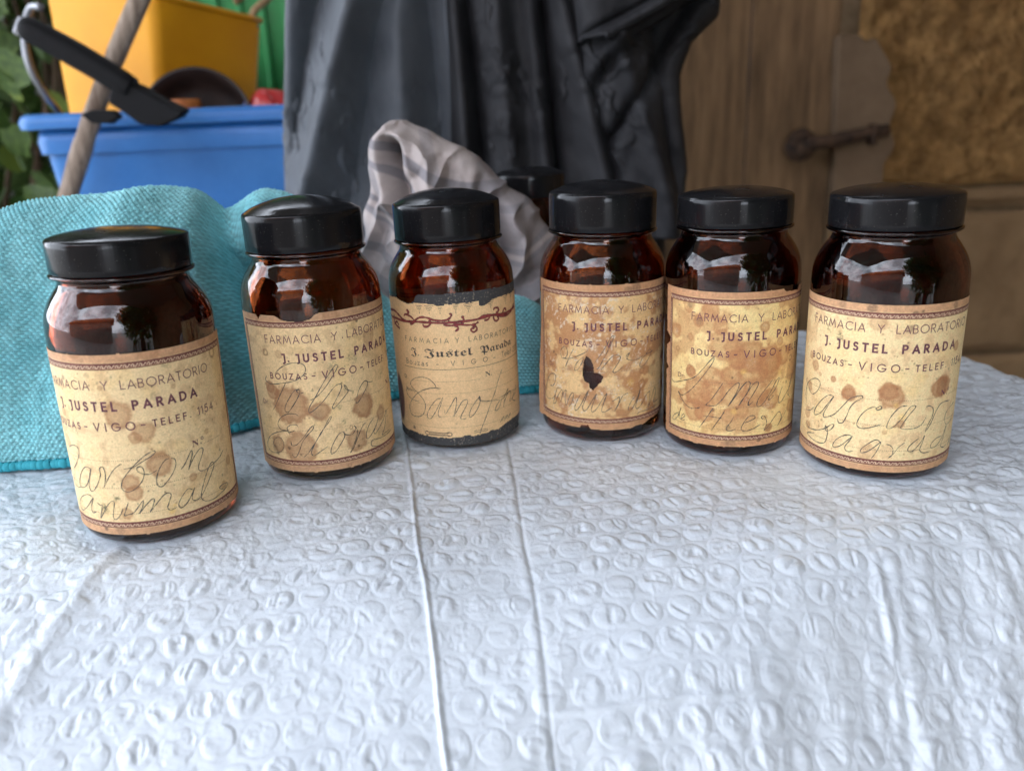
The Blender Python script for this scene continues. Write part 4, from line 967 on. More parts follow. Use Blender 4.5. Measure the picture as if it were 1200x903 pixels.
    src = b.inputs['Base Color'].links[0].from_socket
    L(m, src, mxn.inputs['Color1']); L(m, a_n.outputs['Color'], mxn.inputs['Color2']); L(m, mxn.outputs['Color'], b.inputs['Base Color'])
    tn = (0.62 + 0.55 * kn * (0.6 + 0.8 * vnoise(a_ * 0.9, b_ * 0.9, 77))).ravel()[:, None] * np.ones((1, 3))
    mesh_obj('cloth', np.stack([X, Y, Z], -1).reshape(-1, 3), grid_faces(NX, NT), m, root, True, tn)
    # overlocked hem with its thicker thread
    P = np.stack([X[0], Y[0], Z[0] + 0.0012], -1)[::1]
    s = np.linspace(0, 1, 1300)
    P = np.stack([np.interp(s, np.linspace(0, 1, NX), P[:, c]) for c in range(3)], -1)
    al = np.concatenate([[0], np.cumsum(np.linalg.norm(np.diff(P, axis=0), axis=1))])
    mh = mat('turquoise hem thread', (0.03, 0.34, 0.42), 0.8)
    P[:, 1] -= 0.0012
    tube('hem', P, 0.0019 + 0.0006 * np.abs(np.sin(al / 0.0042 * np.pi)), mh, root, 10)
    return root
make_towel()

# ------------------------------------------------------------------ grey checked kitchen cloth
def make_check_cloth():
    zz = np.array([0.0, 0.03, 0.05, 0.0763, 0.099, 0.113, 0.1266, 0.136, 0.1444, 0.149, 0.1512])
    xl = np.array([-0.108, -0.103, -0.100, -0.0965, -0.0930, -0.0885, -0.0850, -0.0815, -0.0785, -0.0735, -0.0660])
    xr = np.array([0.054, 0.050, 0.044, 0.0350, 0.0170, -0.0020, -0.0157, -0.0300, -0.0450, -0.0560, -0.0610])
    NZ, NA = 320, 640
    t = np.linspace(0, 1, NZ) ** 0.85
    z = t * 0.1512
    z[-1] = 0.1512
    l, r = np.interp(z, zz, xl), np.interp(z, zz, xr)
    k = np.hanning(21); k /= k.sum()
    l = np.convolve(np.pad(l, 10, 'edge'), k, 'valid'); r = np.convolve(np.pad(r, 10, 'edge'), k, 'valid')
    a = np.linspace(0, 2 * np.pi, NA, endpoint=False)
    A = np.repeat(a[None, :], NZ, 0); Zg = np.repeat(z[:, None], NA, 1)
    cx = ((l + r) / 2)[:, None]; hw = ((r - l) / 2)[:, None]
    dep = (0.040 * np.sqrt(np.clip(1 - (z / 0.155) ** 3, 0.02, 1)))[:, None]
    ca, sa = np.cos(A), np.sin(A)
    X = cx + hw * np.sign(ca) * np.abs(ca) ** 0.85; Y = 0.515 + 0.10 * Zg - dep * np.sign(sa) * np.abs(sa) ** 0.8   # a in (0,pi) faces the camera
    G = np.zeros_like(X)
    front = sstep(-0.2, 0.3, sa)
    def fold(pts, w, amp):
        pts = np.array(pts); xx = np.interp(Zg, pts[:, 1], pts[:, 0])
        lim = sstep(pts[0, 1] - 0.006, pts[0, 1] + 0.006, Zg) * sstep(pts[-1, 1] + 0.005, pts[-1, 1] - 0.003, Zg)
        return amp * np.exp(-np.abs((X - xx) / w) ** 1.8) * lim * front
    G += fold([(-0.058, 0.075), (-0.062, 0.10), (-0.0665, 0.118), (-0.068, 0.128), (-0.068, 0.138)], 0.0050, -0.026)     # the dark pocket under the loop
    G += fold([(-0.070, 0.09), (-0.0755, 0.11), (-0.0790, 0.126), (-0.0770, 0.140), (-0.0700, 0.149)], 0.0035, 0.006)
    G += fold([(-0.050, 0.085), (-0.0545, 0.11), (-0.060, 0.128), (-0.063, 0.143)], 0.0040, 0.006)
    G += fold([(-0.040, 0.07), (-0.0365, 0.095), (-0.032, 0.118), (-0.036, 0.130)], 0.0060, -0.007)
    G += fold([(-0.028, 0.07), (-0.020, 0.10), (-0.018, 0.120)], 0.0040, 0.005)
    G += fold([(0.000, 0.0), (0.000, 0.05), (-0.003, 0.085), (-0.006, 0.105)], 0.0050, -0.013)
    G += fold([(0.020, 0.0), (0.017, 0.04), (0.010, 0.075), (0.002, 0.10)], 0.0060, 0.007)
    G += fold([(-0.09, 0.03), (-0.083, 0.06), (-0.078, 0.085), (-0.086, 0.105)], 0.0050, -0.006)
    G += fold([(-0.075, 0.02), (-0.070, 0.05), (-0.066, 0.08)], 0.0060, 0.006)
    G += 0.014 * (fbm(X * 28 + Zg * 14, Zg * 24 + 5, 7, 3) - 0.5)
    G += 0.010 * (0.5 - np.abs(fbm(X * 45 - Zg * 30, Zg * 30 + X * 25, 17, 2) - 0.5) * 4)
    G += 0.0020 * (fbm(X * 160, Zg * 110, 9, 3) - 0.5)
    nx, ny = ca / np.maximum(hw, 0.01), -sa / dep
    nn = np.hypot(nx, ny)
    Xo = X + nx / nn * G * 0.35; Yo = Y + ny / nn * G
    Zo = Zg + 0.002 + 0.003 * (fbm(X * 40, A * 2, 3, 2) - 0.5) * t[:, None]
    # woven check: bands follow the cloth, so they bend with it
    w1 = Zg * 1.0 + 0.55 * (X + 0.03) * sstep(0.02, -0.08, X) - 0.35 * X * sstep(0, 0.03, X) + 0.006 * (fbm(X * 20, Zg * 20, 12, 2) - 0.5)
    w2 = X + 0.25 * Zg
    base = lin(172, 161, 157); grey = lin(112, 111, 117)
    col = np.repeat(base[None], X.size, 0).reshape(*X.shape, 3)
    def band(w, c, hwid): return sstep(hwid + 0.0012, hwid - 0.0004, np.abs(w - c))
    gsum = np.zeros_like(X)
    for c, hwd in ((0.112, 0.0030), (0.097, 0.0022), (0.0715, 0.0024), (0.0655, 0.0018), (0.046, 0.003), (0.028, 0.004)): gsum = np.maximum(gsum, band(w1, c, hwd) * 0.75)
    gsum = np.maximum(gsum, band(w2, -0.055, 0.0035) * 0.45); gsum = np.maximum(gsum, band(w2, -0.012, 0.003) * 0.35)
    gsum = np.maximum(gsum, sstep(0.006, 0.012, w2 - 0.004) * 0.5)
    gsum = np.maximum(gsum, sstep(0.060, 0.050, w1) * 0.35)
    gsum *= 1 - 0.9 * band(w1, 0.0685, 0.0012)
    col = col * (1 - gsum[..., None]) + grey * gsum[..., None]
    col *= (0.93 + 0.14 * fbm(X * 500, Zg * 500, 15, 2))[..., None]
    V = np.stack([Xo, Yo, Zo], -1).reshape(-1, 3)
    F = np.vstack([grid_faces(NA, NZ, True)])
    top = len(V); V = np.vstack([V, V[-NA:].mean(0) + np.array([0, 0, 0.0008])])
    tri = [(top, (NZ - 1) * NA + i, (NZ - 1) * NA + (i + 1) % NA) for i in range(NA)]
    m = mat('grey checked cotton', (0.5, 0.47, 0.45), 0.9)
    a_ = N(m, 'ShaderNodeVertexColor', layer_name='tint')
    L(m, a_.outputs['Color'], m.node_tree.nodes['Principled BSDF'].inputs['Base Color'])
    add_bump(m, 1500, 0.25, 0.0004)
    o = mesh_obj('checked_cloth', V, [tuple(f) for f in F] + tri, m, None, True, np.vstack([col.reshape(-1, 3), col.reshape(-1, 3)[-1:]]))
    tag(o, 'crumpled pale grey checked cotton cloth heaped behind the jars', 'cloth')
    return o
make_check_cloth()

# ------------------------------------------------------------------ dark waterproofs hanging behind
def relief(name, xl, xr, z0, z1, y0, folds, m, parent, nx=420, nz=300, noise=0.02, seed=1, side=0.10, lean=0.0, thick=0.003, hem=None):
    z = np.linspace(z0, z1, nz); u = np.linspace(-1, 1, nx)
    l = np.interp(z, *zip(*xl))[:, None]; r = np.interp(z, *zip(*xr))[:, None]
    uu = u[None, :]
    X = (l + r) / 2 + (r - l) / 2 * np.sin(np.clip(uu, -1, 1) * np.pi / 2 * 0.98)
    Zg = np.repeat(z[:, None], nx, 1)
    Y = y0 + side * (1 - np.sqrt(np.clip(1 - np.abs(uu) ** 4, 0, 1))) + lean * Zg
    G = np.zeros_like(X)
    for xa, za, xb, zb, w, amp in folds:
        xc = xa + (xb - xa) * (Zg - za) / (zb - za) + 0.006 * (fbm(Zg * 9, Zg * 0 + xa * 50, seed, 2) - 0.5)
        q = (X - xc) / w
        G += amp * np.exp(-np.abs(q) ** 1.5)
    G += noise * (fbm(X * 16, Zg * 7, seed + 5, 4) - 0.5) + noise * 0.20 * (fbm(X * 60 + Zg * 25, Zg * 30, seed + 9, 3) - 0.5)
    cr = np.abs(fbm(X * 38 + Zg * 22, Zg * 30 - X * 12, seed + 11, 3) - 0.5)
    G += 0.0045 * np.exp(-(cr / 0.035) ** 2) * sstep(0.45, 0.65, fbm(X * 12, Zg * 9, seed + 15, 2))
    Y = Y - G
    if hem: Zg = Zg + hem * (fbm(X * 12, X * 0, seed + 3, 2) - 0.5) * sstep(z0 + 0.1, z0, Zg)
    o = mesh_obj(name, np.stack([X, Y, Zg], -1).reshape(-1, 3), grid_faces(nx, nz), m, parent)
    md = o.modifiers.new('thickness', 'SOLIDIFY'); md.thickness = thick; md.offset = 1
    return o
M_sheet = mat('slate waterproof cloth', (0.045, 0.052, 0.062), 0.65)
noise_color(M_sheet, (0.050, 0.058, 0.070), (0.085, 0.096, 0.112), 14)
M_sheet.node_tree.nodes['Principled BSDF'].inputs['Sheen Weight'].default_value = 0.15
add_bump(M_sheet, 120, 0.15, 0.001)
M_black = mat('black nylon', (0.014, 0.014, 0.016), 0.68); M_black.node_tree.nodes['Principled BSDF'].inputs['Specular IOR Level'].default_value = 0.28
noise_color(M_black, (0.012, 0.012, 0.014), (0.030, 0.030, 0.033), 20)
add_bump(M_black, 60, 0.25, 0.002)
o = relief('waterproof_sheet', [(-0.25, -0.262), (0.10, -0.226), (0.27, -0.196), (0.75, -0.16)], [(-0.25, -0.045), (0.1, -0.035), (0.3, -0.03), (0.75, -0.03)], -0.25, 0.75, 0.80,
  [(-0.178, 0.13, -0.128, 0.26, 0.016, 0.030), (-0.196, 0.17, -0.170, 0.26, 0.014, -0.024), (-0.150, 0.10, -0.105, 0.26, 0.018, -0.018), (-0.215, 0.1, -0.19, 0.26, 0.012, 0.016),
   (-0.095, 0.10, -0.088, 0.26, 0.022, 0.020), (-0.060, 0.10, -0.066, 0.26, 0.020, -0.030), (-0.04, 0.1, -0.045, 0.26, 0.010, 0.018)], M_sheet, None, noise=0.020, seed=3, hem=0.05)
tag(o, 'slate grey waterproof sheet hanging in soft folds beside the blue tub', 'sheet')
coat = empty('black_coat', (0.07, 0.8, -0.25))
tag(coat, 'black nylon coat hanging in pleats behind the checked cloth', 'coat')
def kid(o, parent):
    o.parent = parent; o.location = -Vector(parent.location)
    return o
kid(relief('coat_body', [(-0.25, -0.055), (0.1, -0.052), (0.3, -0.048), (0.75, -0.05)], [(-0.25, 0.17), (0.05, 0.165), (0.12, 0.145), (0.3, 0.10), (0.75, 0.12)], -0.25, 0.75, 0.79,
  [(-0.033, 0.10, -0.040, 0.26, 0.006, 0.018), (-0.018, 0.10, -0.028, 0.26, 0.006, -0.024), (0.010, 0.10, 0.002, 0.26, 0.014, 0.020), (0.045, 0.10, 0.030, 0.26, 0.010, 0.016), (0.056, 0.1, 0.042, 0.26, 0.005, -0.030),
   (0.095, 0.10, 0.055, 0.26, 0.013, 0.032), (0.112, 0.14, 0.075, 0.26, 0.005, -0.022), (0.127, 0.08, 0.090, 0.24, 0.010, 0.014)], M_black, coat, noise=0.014, seed=13), coat)
kid(relief('sleeve', [(0.06, 0.118), (0.12, 0.098), (0.2, 0.072), (0.28, 0.060), (0.60, 0.06)], [(0.06, 0.172), (0.10, 0.176), (0.14, 0.170), (0.185, 0.166), (0.215, 0.176), (0.235, 0.200), (0.30, 0.212), (0.60, 0.21)], 0.04, 0.60, 0.755,
  [(0.09, 0.20, 0.16, 0.28, 0.010, 0.020), (0.12, 0.16, 0.17, 0.24, 0.008, -0.018), (0.15, 0.08, 0.11, 0.20, 0.012, 0.016), (0.10, 0.23, 0.20, 0.25, 0.008, -0.016), (0.165, 0.06, 0.14, 0.20, 0.008, -0.012)], M_black, coat, noise=0.040, seed=23, nx=260, nz=260), coat)
kid(relief('collar', [(0.21, 0.075), (0.26, 0.070), (0.32, 0.07)], [(0.21, 0.10), (0.235, 0.15), (0.26, 0.178), (0.32, 0.18)], 0.215, 0.32, 0.728,
  [(0.10, 0.22, 0.15, 0.245, 0.006, 0.018), (0.12, 0.24, 0.17, 0.262, 0.005, -0.016)], M_black, coat, noise=0.02, seed=33, nx=120, nz=80, side=0.03), coat)

# ------------------------------------------------------------------ blue tub, yellow tub and what stands in them
M_blue = mat('blue plastic', (0.045, 0.17, 0.50), 0.42)
noise_color(M_blue, (0.018, 0.145, 0.44), (0.045, 0.21, 0.55), 9)
M_yellow = mat('yellow plastic', (0.80, 0.36, 0.008), 0.6)
noise_color(M_yellow, (0.80, 0.33, 0.002), (0.90, 0.41, 0.006), 7)
M_green = mat('green plastic', (0.015, 0.24, 0.06), 0.40)
noise_color(M_green, (0.012, 0.19, 0.05), (0.025, 0.30, 0.075), 7)
def open_tub(name, top, bot, wall, m, parent, bevel=0.012, floor=True):
    """four sided tapered tub, corners given as lists of four points (top ring, bottom ring)"""
    bm = bmesh.new()
    ct = sum((Vector(p) for p in top), Vector()) / 4; cb = sum((Vector(p) for p in bot), Vector()) / 4
    to = [bm.verts.new(p) for p in top]; bo = [bm.verts.new(p) for p in bot]
    ti = [bm.verts.new(Vector(p) + (ct - Vector(p)).normalized() * wall * 1.4) for p in top]
    bi = [bm.verts.new(Vector(p) + (cb - Vector(p)).normalized() * wall * 1.4 + Vector((0, 0, wall))) for p in bot]
    for i in range(4):
        j = (i + 1) % 4
        bm.faces.new((bo[i], bo[j], to[j], to[i])); bm.faces.new((bi[j], bi[i], ti[i], ti[j])); bm.faces.new((to[i], to[j], ti[j], ti[i]))
    bm.faces.new(bo[::-1]); bm.faces.new(bi)
    ve = [e for e in bm.edges if (e.verts[0] in to and e.verts[1] in bo) or (e.verts[1] in to and e.verts[0] in bo) or (e.verts[0] in ti and e.verts[1] in bi) or (e.verts[1] in ti and e.verts[0] in bi)]
    bmesh.ops.bevel(bm, geom=ve, offset=bevel, segments=5, affect='EDGES', profile=0.5)
    bmesh.ops.recalc_face_normals(bm, faces=bm.faces)
    me = bpy.data.meshes.new(name); bm.to_mesh(me); bm.free(); me.materials.append(m)
    for p in me.polygons: p.use_smooth = True
    o = bpy.data.objects.new(name, me); COL.objects.link(o); o.parent = parent
    smooth_angle(o, 40)
    return o
def ring(x0, x1, y0, y1, z): return [(x0, y0, z), (x1, y0, z), (x1, y1, z), (x0, y1, z)]
tub = empty('blue_tub', (-0.38, 1.13, -0.2)); tag(tub, 'blue plastic tub full of odds and ends behind the turquoise towel', 'tub')
def rel(P, o): return [tuple(Vector(p) - Vector(o)) for p in P]
TO = (-0.38, 1.13, -0.2)
open_tub('tub_body', rel(ring(-0.530, -0.205, 0.945, 1.32, 0.155), TO), rel(ring(-0.505, -0.235, 0.972, 1.29, -0.2), TO), 0.004, M_blue, tub, 0.02)
def rim_frame(name, x0, x1, y0, y1, z0, z1, wx, m, parent, off):
    bm = bmesh.new()
    r = 0.022
    def loop(a, b, c, d, z):
        pts = []
        for (cx, cy, s) in ((b - r, c + r, -90), (b - r, d - r, 0), (a + r, d - r, 90), (a + r, c + r, 180)):
            for q in range(6):
                t = math.radians(s + q * 18); pts.append(bm.verts.new((cx + r * math.cos(t) - off[0], cy + r * math.sin(t) - off[1], z - off[2])))
        return pts
    Ls = [loop(x0, x1, y0, y1, z0), loop(x0 - 0.001, x1 + 0.001, y0 - 0.001, y1 + 0.001, (z0 + z1) / 2), loop(x0 + 0.001, x1 - 0.001, y0 + 0.001, y1 - 0.001, z1 - 0.003), loop(x0 + 0.004, x1 - 0.004, y0 + 0.004, y1 - 0.004, z1), loop(x0 + wx, x1 - wx, y0 + wx, y1 - wx, z1 - 0.001), loop(x0 + wx, x1 - wx, y0 + wx, y1 - wx, z0)]
    Ls.append(Ls[0])
    for A, B in zip(Ls[:-1], Ls[1:]):
        n = len(A)
        for i in range(n): bm.faces.new((A[i], A[(i + 1) % n], B[(i + 1) % n], B[i]))
    bmesh.ops.recalc_face_normals(bm, faces=bm.faces)
    me = bpy.data.meshes.new(name); bm.to_mesh(me); bm.free(); me.materials.append(m)
    for p in me.polygons: p.use_smooth = True
    o = bpy.data.objects.new(name, me); COL.objects.link(o); o.parent = parent
    smooth_angle(o, 50)
    return o
rim_frame('rim', -0.546, -0.190, 0.931, 1.335, 0.165, 0.181, 0.020, M_blue, tub, TO)
rim_frame('collar', -0.534, -0.202, 0.941, 1.325, 0.138, 0.165, 0.010, M_blue, tub, TO)

YO = (-0.45, 1.1, 0.05)
yt = empty('yellow_tub', YO); tag(yt, 'bright yellow square tub leaning inside the blue tub', 'tub')
ytop = [(-0.548, 1.06, 0.339), (-0.393, 1.00, 0.307), (-0.307, 1.14, 0.292), (-0.467, 1.25, 0.334)]
ybot = [(-0.560, 1.075, 0.05), (-0.425, 1.015, 0.05), (-0.352, 1.13, 0.05), (-0.49, 1.22, 0.06)]
open_tub('tub_body', rel(ytop, YO), rel(ybot, YO), 0.003, M_yellow, yt, 0.012)
lip = catmull(np.array([ytop[0], ytop[1], ytop[2], ytop[3]]), 1)
for i in range(4):
    a, b = Vector(ytop[i]), Vector(ytop[(i + 1) % 4])
    pts = [tuple(a.lerp(b, t) - Vector(YO)) for t in np.linspace(0.03, 0.97, 8)]
    tube('rim_bead', pts, 0.0035, M_yellow, yt, 10)
M_rope = mat('straw rope', (0.36, 0.24, 0.12), 0.9); noise_color(M_rope, (0.22, 0.14, 0.07), (0.45, 0.32, 0.17), 200)
cord = catmull(np.array([(-0.316, 1.135, 0.283), (-0.318, 1.13, 0.300), (-0.300, 1.14, 0.318), (-0.282, 1.15, 0.335), (-0.27, 1.17, 0.36), (-0.30, 1.19, 0.36), (-0.36, 1.2, 0.325)]) - np.array(YO), 8)
tube('rope_handle', cord, 0.0042 + 0.0008 * np.abs(np.sin(np.arange(len(cord)) * 1.1)), M_rope, yt, 10)

# green bin with ribs
GO = (-0.33, 1.46, -0.2)
gb = empty('green_bin', GO); tag(gb, 'green ribbed plastic bin standing behind the yellow tub', 'bin')
open_tub('bin_body', rel(ring(-0.50, -0.16, 1.36, 1.62, 0.52), GO), rel(ring(-0.47, -0.19, 1.38, 1.60, -0.2), GO), 0.004, M_green, gb, 0.02)
for q in range(9):
    x = -0.475 + q * 0.036
    box('rib', (x + 0.33, 1.3635 - 1.46, 0.16 + 0.2), (0.010, 0.012, 0.66), M_green, gb, 0.003)
rim_frame('rim', -0.505, -0.155, 1.35, 1.63, 0.50, 0.53, 0.02, M_green, gb, GO)

# dark pan lying in the tub
M_iron = mat('brown enamel', (0.020, 0.012, 0.010), 0.35); noise_color(M_iron, (0.014, 0.008, 0.007), (0.035, 0.02, 0.016), 30)
pn = empty('frying_pan', (-0.358, 0.992, 0.158)); pn.rotation_euler = (math.radians(78), math.radians(3), 0)
tag(pn, 'old dark pan tipped on its side in the blue tub', 'pan')
lathe('pan_bowl', [(0, -0.012), (0.045, -0.012), (0.058, -0.002), (0.066, 0.014), (0.069, 0.015), (0.068, 0.012), (0.060, -0.004), (0.047, -0.015), (0, -0.015)], M_iron, pn, 72)
M_clay = mat('orange clay', (0.42, 0.12, 0.02), 0.7); noise_color(M_clay, (0.35, 0.09, 0.015), (0.5, 0.16, 0.03), 30)
fp = empty('flower_pot', (-0.362, 0.968, 0.128)); fp.scale = (0.52, 0.52, 0.75); tag(fp, 'orange pot seen under the rim of the dark pan', 'pot')
lathe('pot_body', [(0, 0), (0.020, 0), (0.029, 0.065), (0.031, 0.067), (0.031, 0.085), (0.027, 0.085), (0.026, 0.06), (0.018, 0.006), (0, 0.006)], M_clay, fp, 48)

# crumpled red and white packet
def crumple(name, c, r, m, parent, seed, amp=0.3, n=28):
    bm = bmesh.new(); bmesh.ops.create_icosphere(bm, subdivisions=4, radius=1)
    for v in bm.verts:
        p = v.co
        d = 1 + amp * (float(fbm(np.array([p.x * 1.7 + p.z * 1.3 + seed]), np.array([p.y * 1.9 - p.z]), seed, 3)[0]) - 0.5) * 2
        v.co = Vector((p.x * r[0], p.y * r[1], p.z * r[2])) * d
    bmesh.ops.translate(bm, vec=c, verts=bm.verts)
    me = bpy.data.meshes.new(name); bm.to_mesh(me); bm.free(); me.materials.append(m)
    o = bpy.data.objects.new(name, me); COL.objects.link(o)
    if parent: o.parent = parent
    return o
M_red = mat('red foil', (0.45, 0.03, 0.03), 0.3)
M_white = mat('white wrapper', (0.6, 0.58, 0.55), 0.5)
pk = empty('crumpled_packet', (-0.276, 1.0, 0.165)); tag(pk, 'crumpled red and white packet on the right rim of the blue tub', 'packet')
crumple('red_wrapper', (0, 0, 0.010), (0.026, 0.02, 0.024), M_red, pk, 3)
crumple('white_wrapper', (0.010, -0.016, 0.004), (0.015, 0.010, 0.014), M_white, pk, 5)
M_navy = mat('dark blue wrapper', (0.03, 0.05, 0.20), 0.4)
crumple('blue_wrapper', (-0.024, -0.006, 0.008), (0.006, 0.006, 0.016), M_navy, pk, 8)

# stick in front of the tub
M_stick = mat('grey brown bark', (0.27, 0.20, 0.15), 0.85); noise_color(M_stick, (0.16, 0.11, 0.08), (0.42, 0.33, 0.26), 45, stretch=(3, 3, 0.4)); add_bump(M_stick, 90, 0.6, 0.003, stretch=(3, 3, 0.4))
sp = catmull(np.array([(-0.330, 0.905, 0.345), (-0.408, 0.895, 0.222), (-0.469, 0.88, 0.102), (-0.60, 0.84, -0.195)]), 26)
kn = 0.0098 + 0.0010 * (vnoise(np.arange(len(sp)) * 0.35, np.arange(len(sp)) * 0, 4) - 0.5) * 2
tag(tube('wooden_stick', sp, kn, M_stick, None, 16), 'rough wooden stick leaning in front of the blue tub', 'stick')

# black handled dustpan brush with its wire loop
M_blackp = mat('black rubber plastic', (0.008, 0.008, 0.009), 0.62); M_blackp.node_tree.nodes['Principled BSDF'].inputs['Specular IOR Level'].default_value = 0.15; add_bump(M_blackp, 200, 0.2, 0.0008)
M_steel = mat('dull grey steel', (0.30, 0.31, 0.33), 0.42, Metallic=0.8)
DO = (-0.38, 0.862, 0.17)
dp = empty('garden_shovel', DO); tag(dp, 'small black shovel with a round handle hooked over the wooden stick', 'shovel')
hp_ = np.array([(-0.468, 0.862, 0.2585), (-0.462, 0.86, 0.256), (-0.44, 0.86, 0.243), (-0.41, 0.86, 0.224), (-0.385, 0.86, 0.2065), (-0.374, 0.86, 0.199)]) - np.array(DO)
tube('handle', catmull(hp_, 6), np.interp(np.linspace(0, 1, 31), [0, 0.05, 0.2, 0.5, 0.85, 1], [0.008, 0.0118, 0.0125, 0.0130, 0.0125, 0.0115]), M_blackp, dp, 20)
box('end_cap', (-0.4715 - DO[0], 0.862 - DO[1], 0.2605 - DO[2]), (0.010, 0.017, 0.019), M_steel, dp, 0.003, Matrix.Rotation(math.radians(34), 3, 'Y'))
bl = rel([(-0.384, 0.852, 0.208), (-0.366, 0.852, 0.199), (-0.345, 0.852, 0.186), (-0.324, 0.852, 0.1745), (-0.330, 0.852, 0.168), (-0.350, 0.852, 0.1610), (-0.370, 0.852, 0.1640), (-0.384, 0.852, 0.176), (-0.398, 0.852, 0.186), (-0.394, 0.852, 0.196)], DO)
prism('blade', bl, (0.004, 0.016, 0.003), M_blackp, dp, 0.0025)
br = rel([(-0.437, 0.868, 0.177), (-0.424, 0.868, 0.181), (-0.402, 0.868, 0.180), (-0.396, 0.868, 0.173), (-0.408, 0.868, 0.1665), (-0.426, 0.868, 0.168)], DO)
prism('clip', br, (0, 0.012, 0), M_blackp, dp, 0.002)
lp = catmull(np.array([(-0.470, 0.90, 0.284), (-0.486, 0.91, 0.285), (-0.500, 0.92, 0.272), (-0.506, 0.92, 0.250), (-0.505, 0.92, 0.225), (-0.503, 0.935, 0.200), (-0.505, 0.965, 0.175), (-0.503, 0.985, 0.10), (-0.500, 0.99, 0.02)]), 8)
tag(tube('bucket_handle', lp, 0.0038, M_steel, None, 12), 'bent grey metal bail standing up at the left of the blue tub', 'handle')

# ------------------------------------------------------------------ bench the tubs stand on, floor, walls
M_conc = mat('grey concrete', (0.26, 0.25, 0.23), 0.9); noise_color(M_conc, (0.19, 0.18, 0.165), (0.33, 0.32, 0.295), 4); add_bump(M_conc, 60, 0.5, 0.004)
tag(box('stone_bench', (-0.35, 1.30, -0.475), (1.3, 1.0, 0.55), M_conc, None, 0.01), 'low stone bench under the coloured tubs by the hedge', 'bench')
fl = mesh_obj('ground', [(-30, -30, -0.751), (30, -30, -0.751), (30, 30, -0.751), (-30, 30, -0.751)], [(0, 1, 2, 3)], M_conc, None, False)
tag(fl, kind='structure')

# stone wall: rough ochre block above smooth ones, mortar recessed
M_stone = mat('ochre rough stone', (0.25, 0.16, 0.06), 0.95)
noise_color(M_stone, (0.24, 0.125, 0.038), (0.56, 0.315, 0.11), 30, p=(0.34, 0.66)); add_bump(M_stone, 130, 1.0, 0.012, 8); add_bump(M_stone, 36, 0.8, 0.03, 5)
M_stone2 = mat('brown dressed stone', (0.15, 0.11, 0.07), 0.92)
noise_color(M_stone2, (0.19, 0.115, 0.055), (0.36, 0.235, 0.12), 6, p=(0.3, 0.7)); add_bump(M_stone2, 50, 0.5, 0.006)
M_plaster = mat('pinkish grey render', (0.17, 0.13, 0.11), 0.9)
noise_color(M_plaster, (0.18, 0.118, 0.070), (0.27, 0.185, 0.112), 6); add_bump(M_plaster, 70, 0.3, 0.003)
M_mortar = mat('sandy mortar', (0.23, 0.19, 0.15), 0.95); noise_color(M_mortar, (0.26, 0.18, 0.10), (0.42, 0.30, 0.18), 30); add_bump(M_mortar, 200, 0.5, 0.003)
wall = box('stone_wall', (2.15, 1.72, 0.6), (3.08, 0.36, 2.7), M_mortar, None)
tag(wall, 'old ochre stone house wall to the right of the wooden door', 'wall', kind='structure')
def stone(x0, x1, z0, z1, y, m, amp, seed, nx=60, nz=60, parent=wall, name='stone'):
    u = np.linspace(0, 1, nx); w = np.linspace(0, 1, nz)
    U, W = np.meshgrid(u, w)
    X = x0 + (x1 - x0) * U; Z = z0 + (z1 - z0) * W
    e = np.minimum(np.minimum(U, 1 - U) * (x1 - x0), np.minimum(W, 1 - W) * (z1 - z0))
    rnd = sstep(0, 0.018, e)
    Y = y + 0.012 * (1 - rnd) - amp * (fbm(X * 11, Z * 11, seed, 5) - 0.5) * 2 * rnd - amp * 0.35 * (fbm(X * 55, Z * 55, seed + 4, 3) - 0.5) * 2 * rnd
    X = X + 0.005 * (fbm(Z * 12, X * 3, seed + 1, 3) - 0.5) ; Z = Z + 0.003 * (fbm(X * 9, Z * 3, seed + 2, 3) - 0.5)
    o = mesh_obj(name, np.stack([X, Y, Z], -1).reshape(-1, 3) - np.array(wpos), grid_faces(nx, nz), m, parent)
    return o
wpos = (0, 0, 0)
SW = [(0.640, 1.75, 0.010, 0.62, 1.50, M_stone, 0.016, 3, 220, 130), (0.618, 0.795, -0.036, 0.003, 1.515, M_stone2, 0.003, 5, 40, 20), (0.803, 1.75, -0.034, 0.003, 1.512, M_stone2, 0.004, 6, 120, 20),
      (0.618, 1.04, -0.32, -0.044, 1.508, M_stone2, 0.006, 7, 80, 60), (1.05, 1.75, -0.32, -0.046, 1.506, M_stone2, 0.006, 8, 90, 60), (0.618, 1.3, -0.74, -0.33, 1.508, M_stone2, 0.006, 9, 60, 50), (1.31, 1.75, -0.74, -0.33, 1.508, M_stone2, 0.006, 10, 50, 50),
      (0.618, 1.2, 0.63, 1.1, 1.508, M_stone2, 0.008, 11, 70, 60), (1.21, 1.75, 0.63, 1.1, 1.508, M_stone, 0.012, 12, 70, 60)]
for a in SW: stone(*a)
# smooth rendered jamb patch beside the latch
jp = catmull(np.array([(0.600, 0.27), (0.618, 0.278), (0.640, 0.268), (0.668, 0.262), (0.690, 0.215), (0.695, 0.18), (0.706, 0.13), (0.703, 0.05), (0.665, -0.02), (0.612, -0.03)]), 6)
prism('render_patch', [(x + 0.006 * math.sin(z * 90), 1.481, z + 0.004 * math.sin(x * 200)) for x, z in jp], (0, 0.03, 0), M_plaster, wall, 0.003)

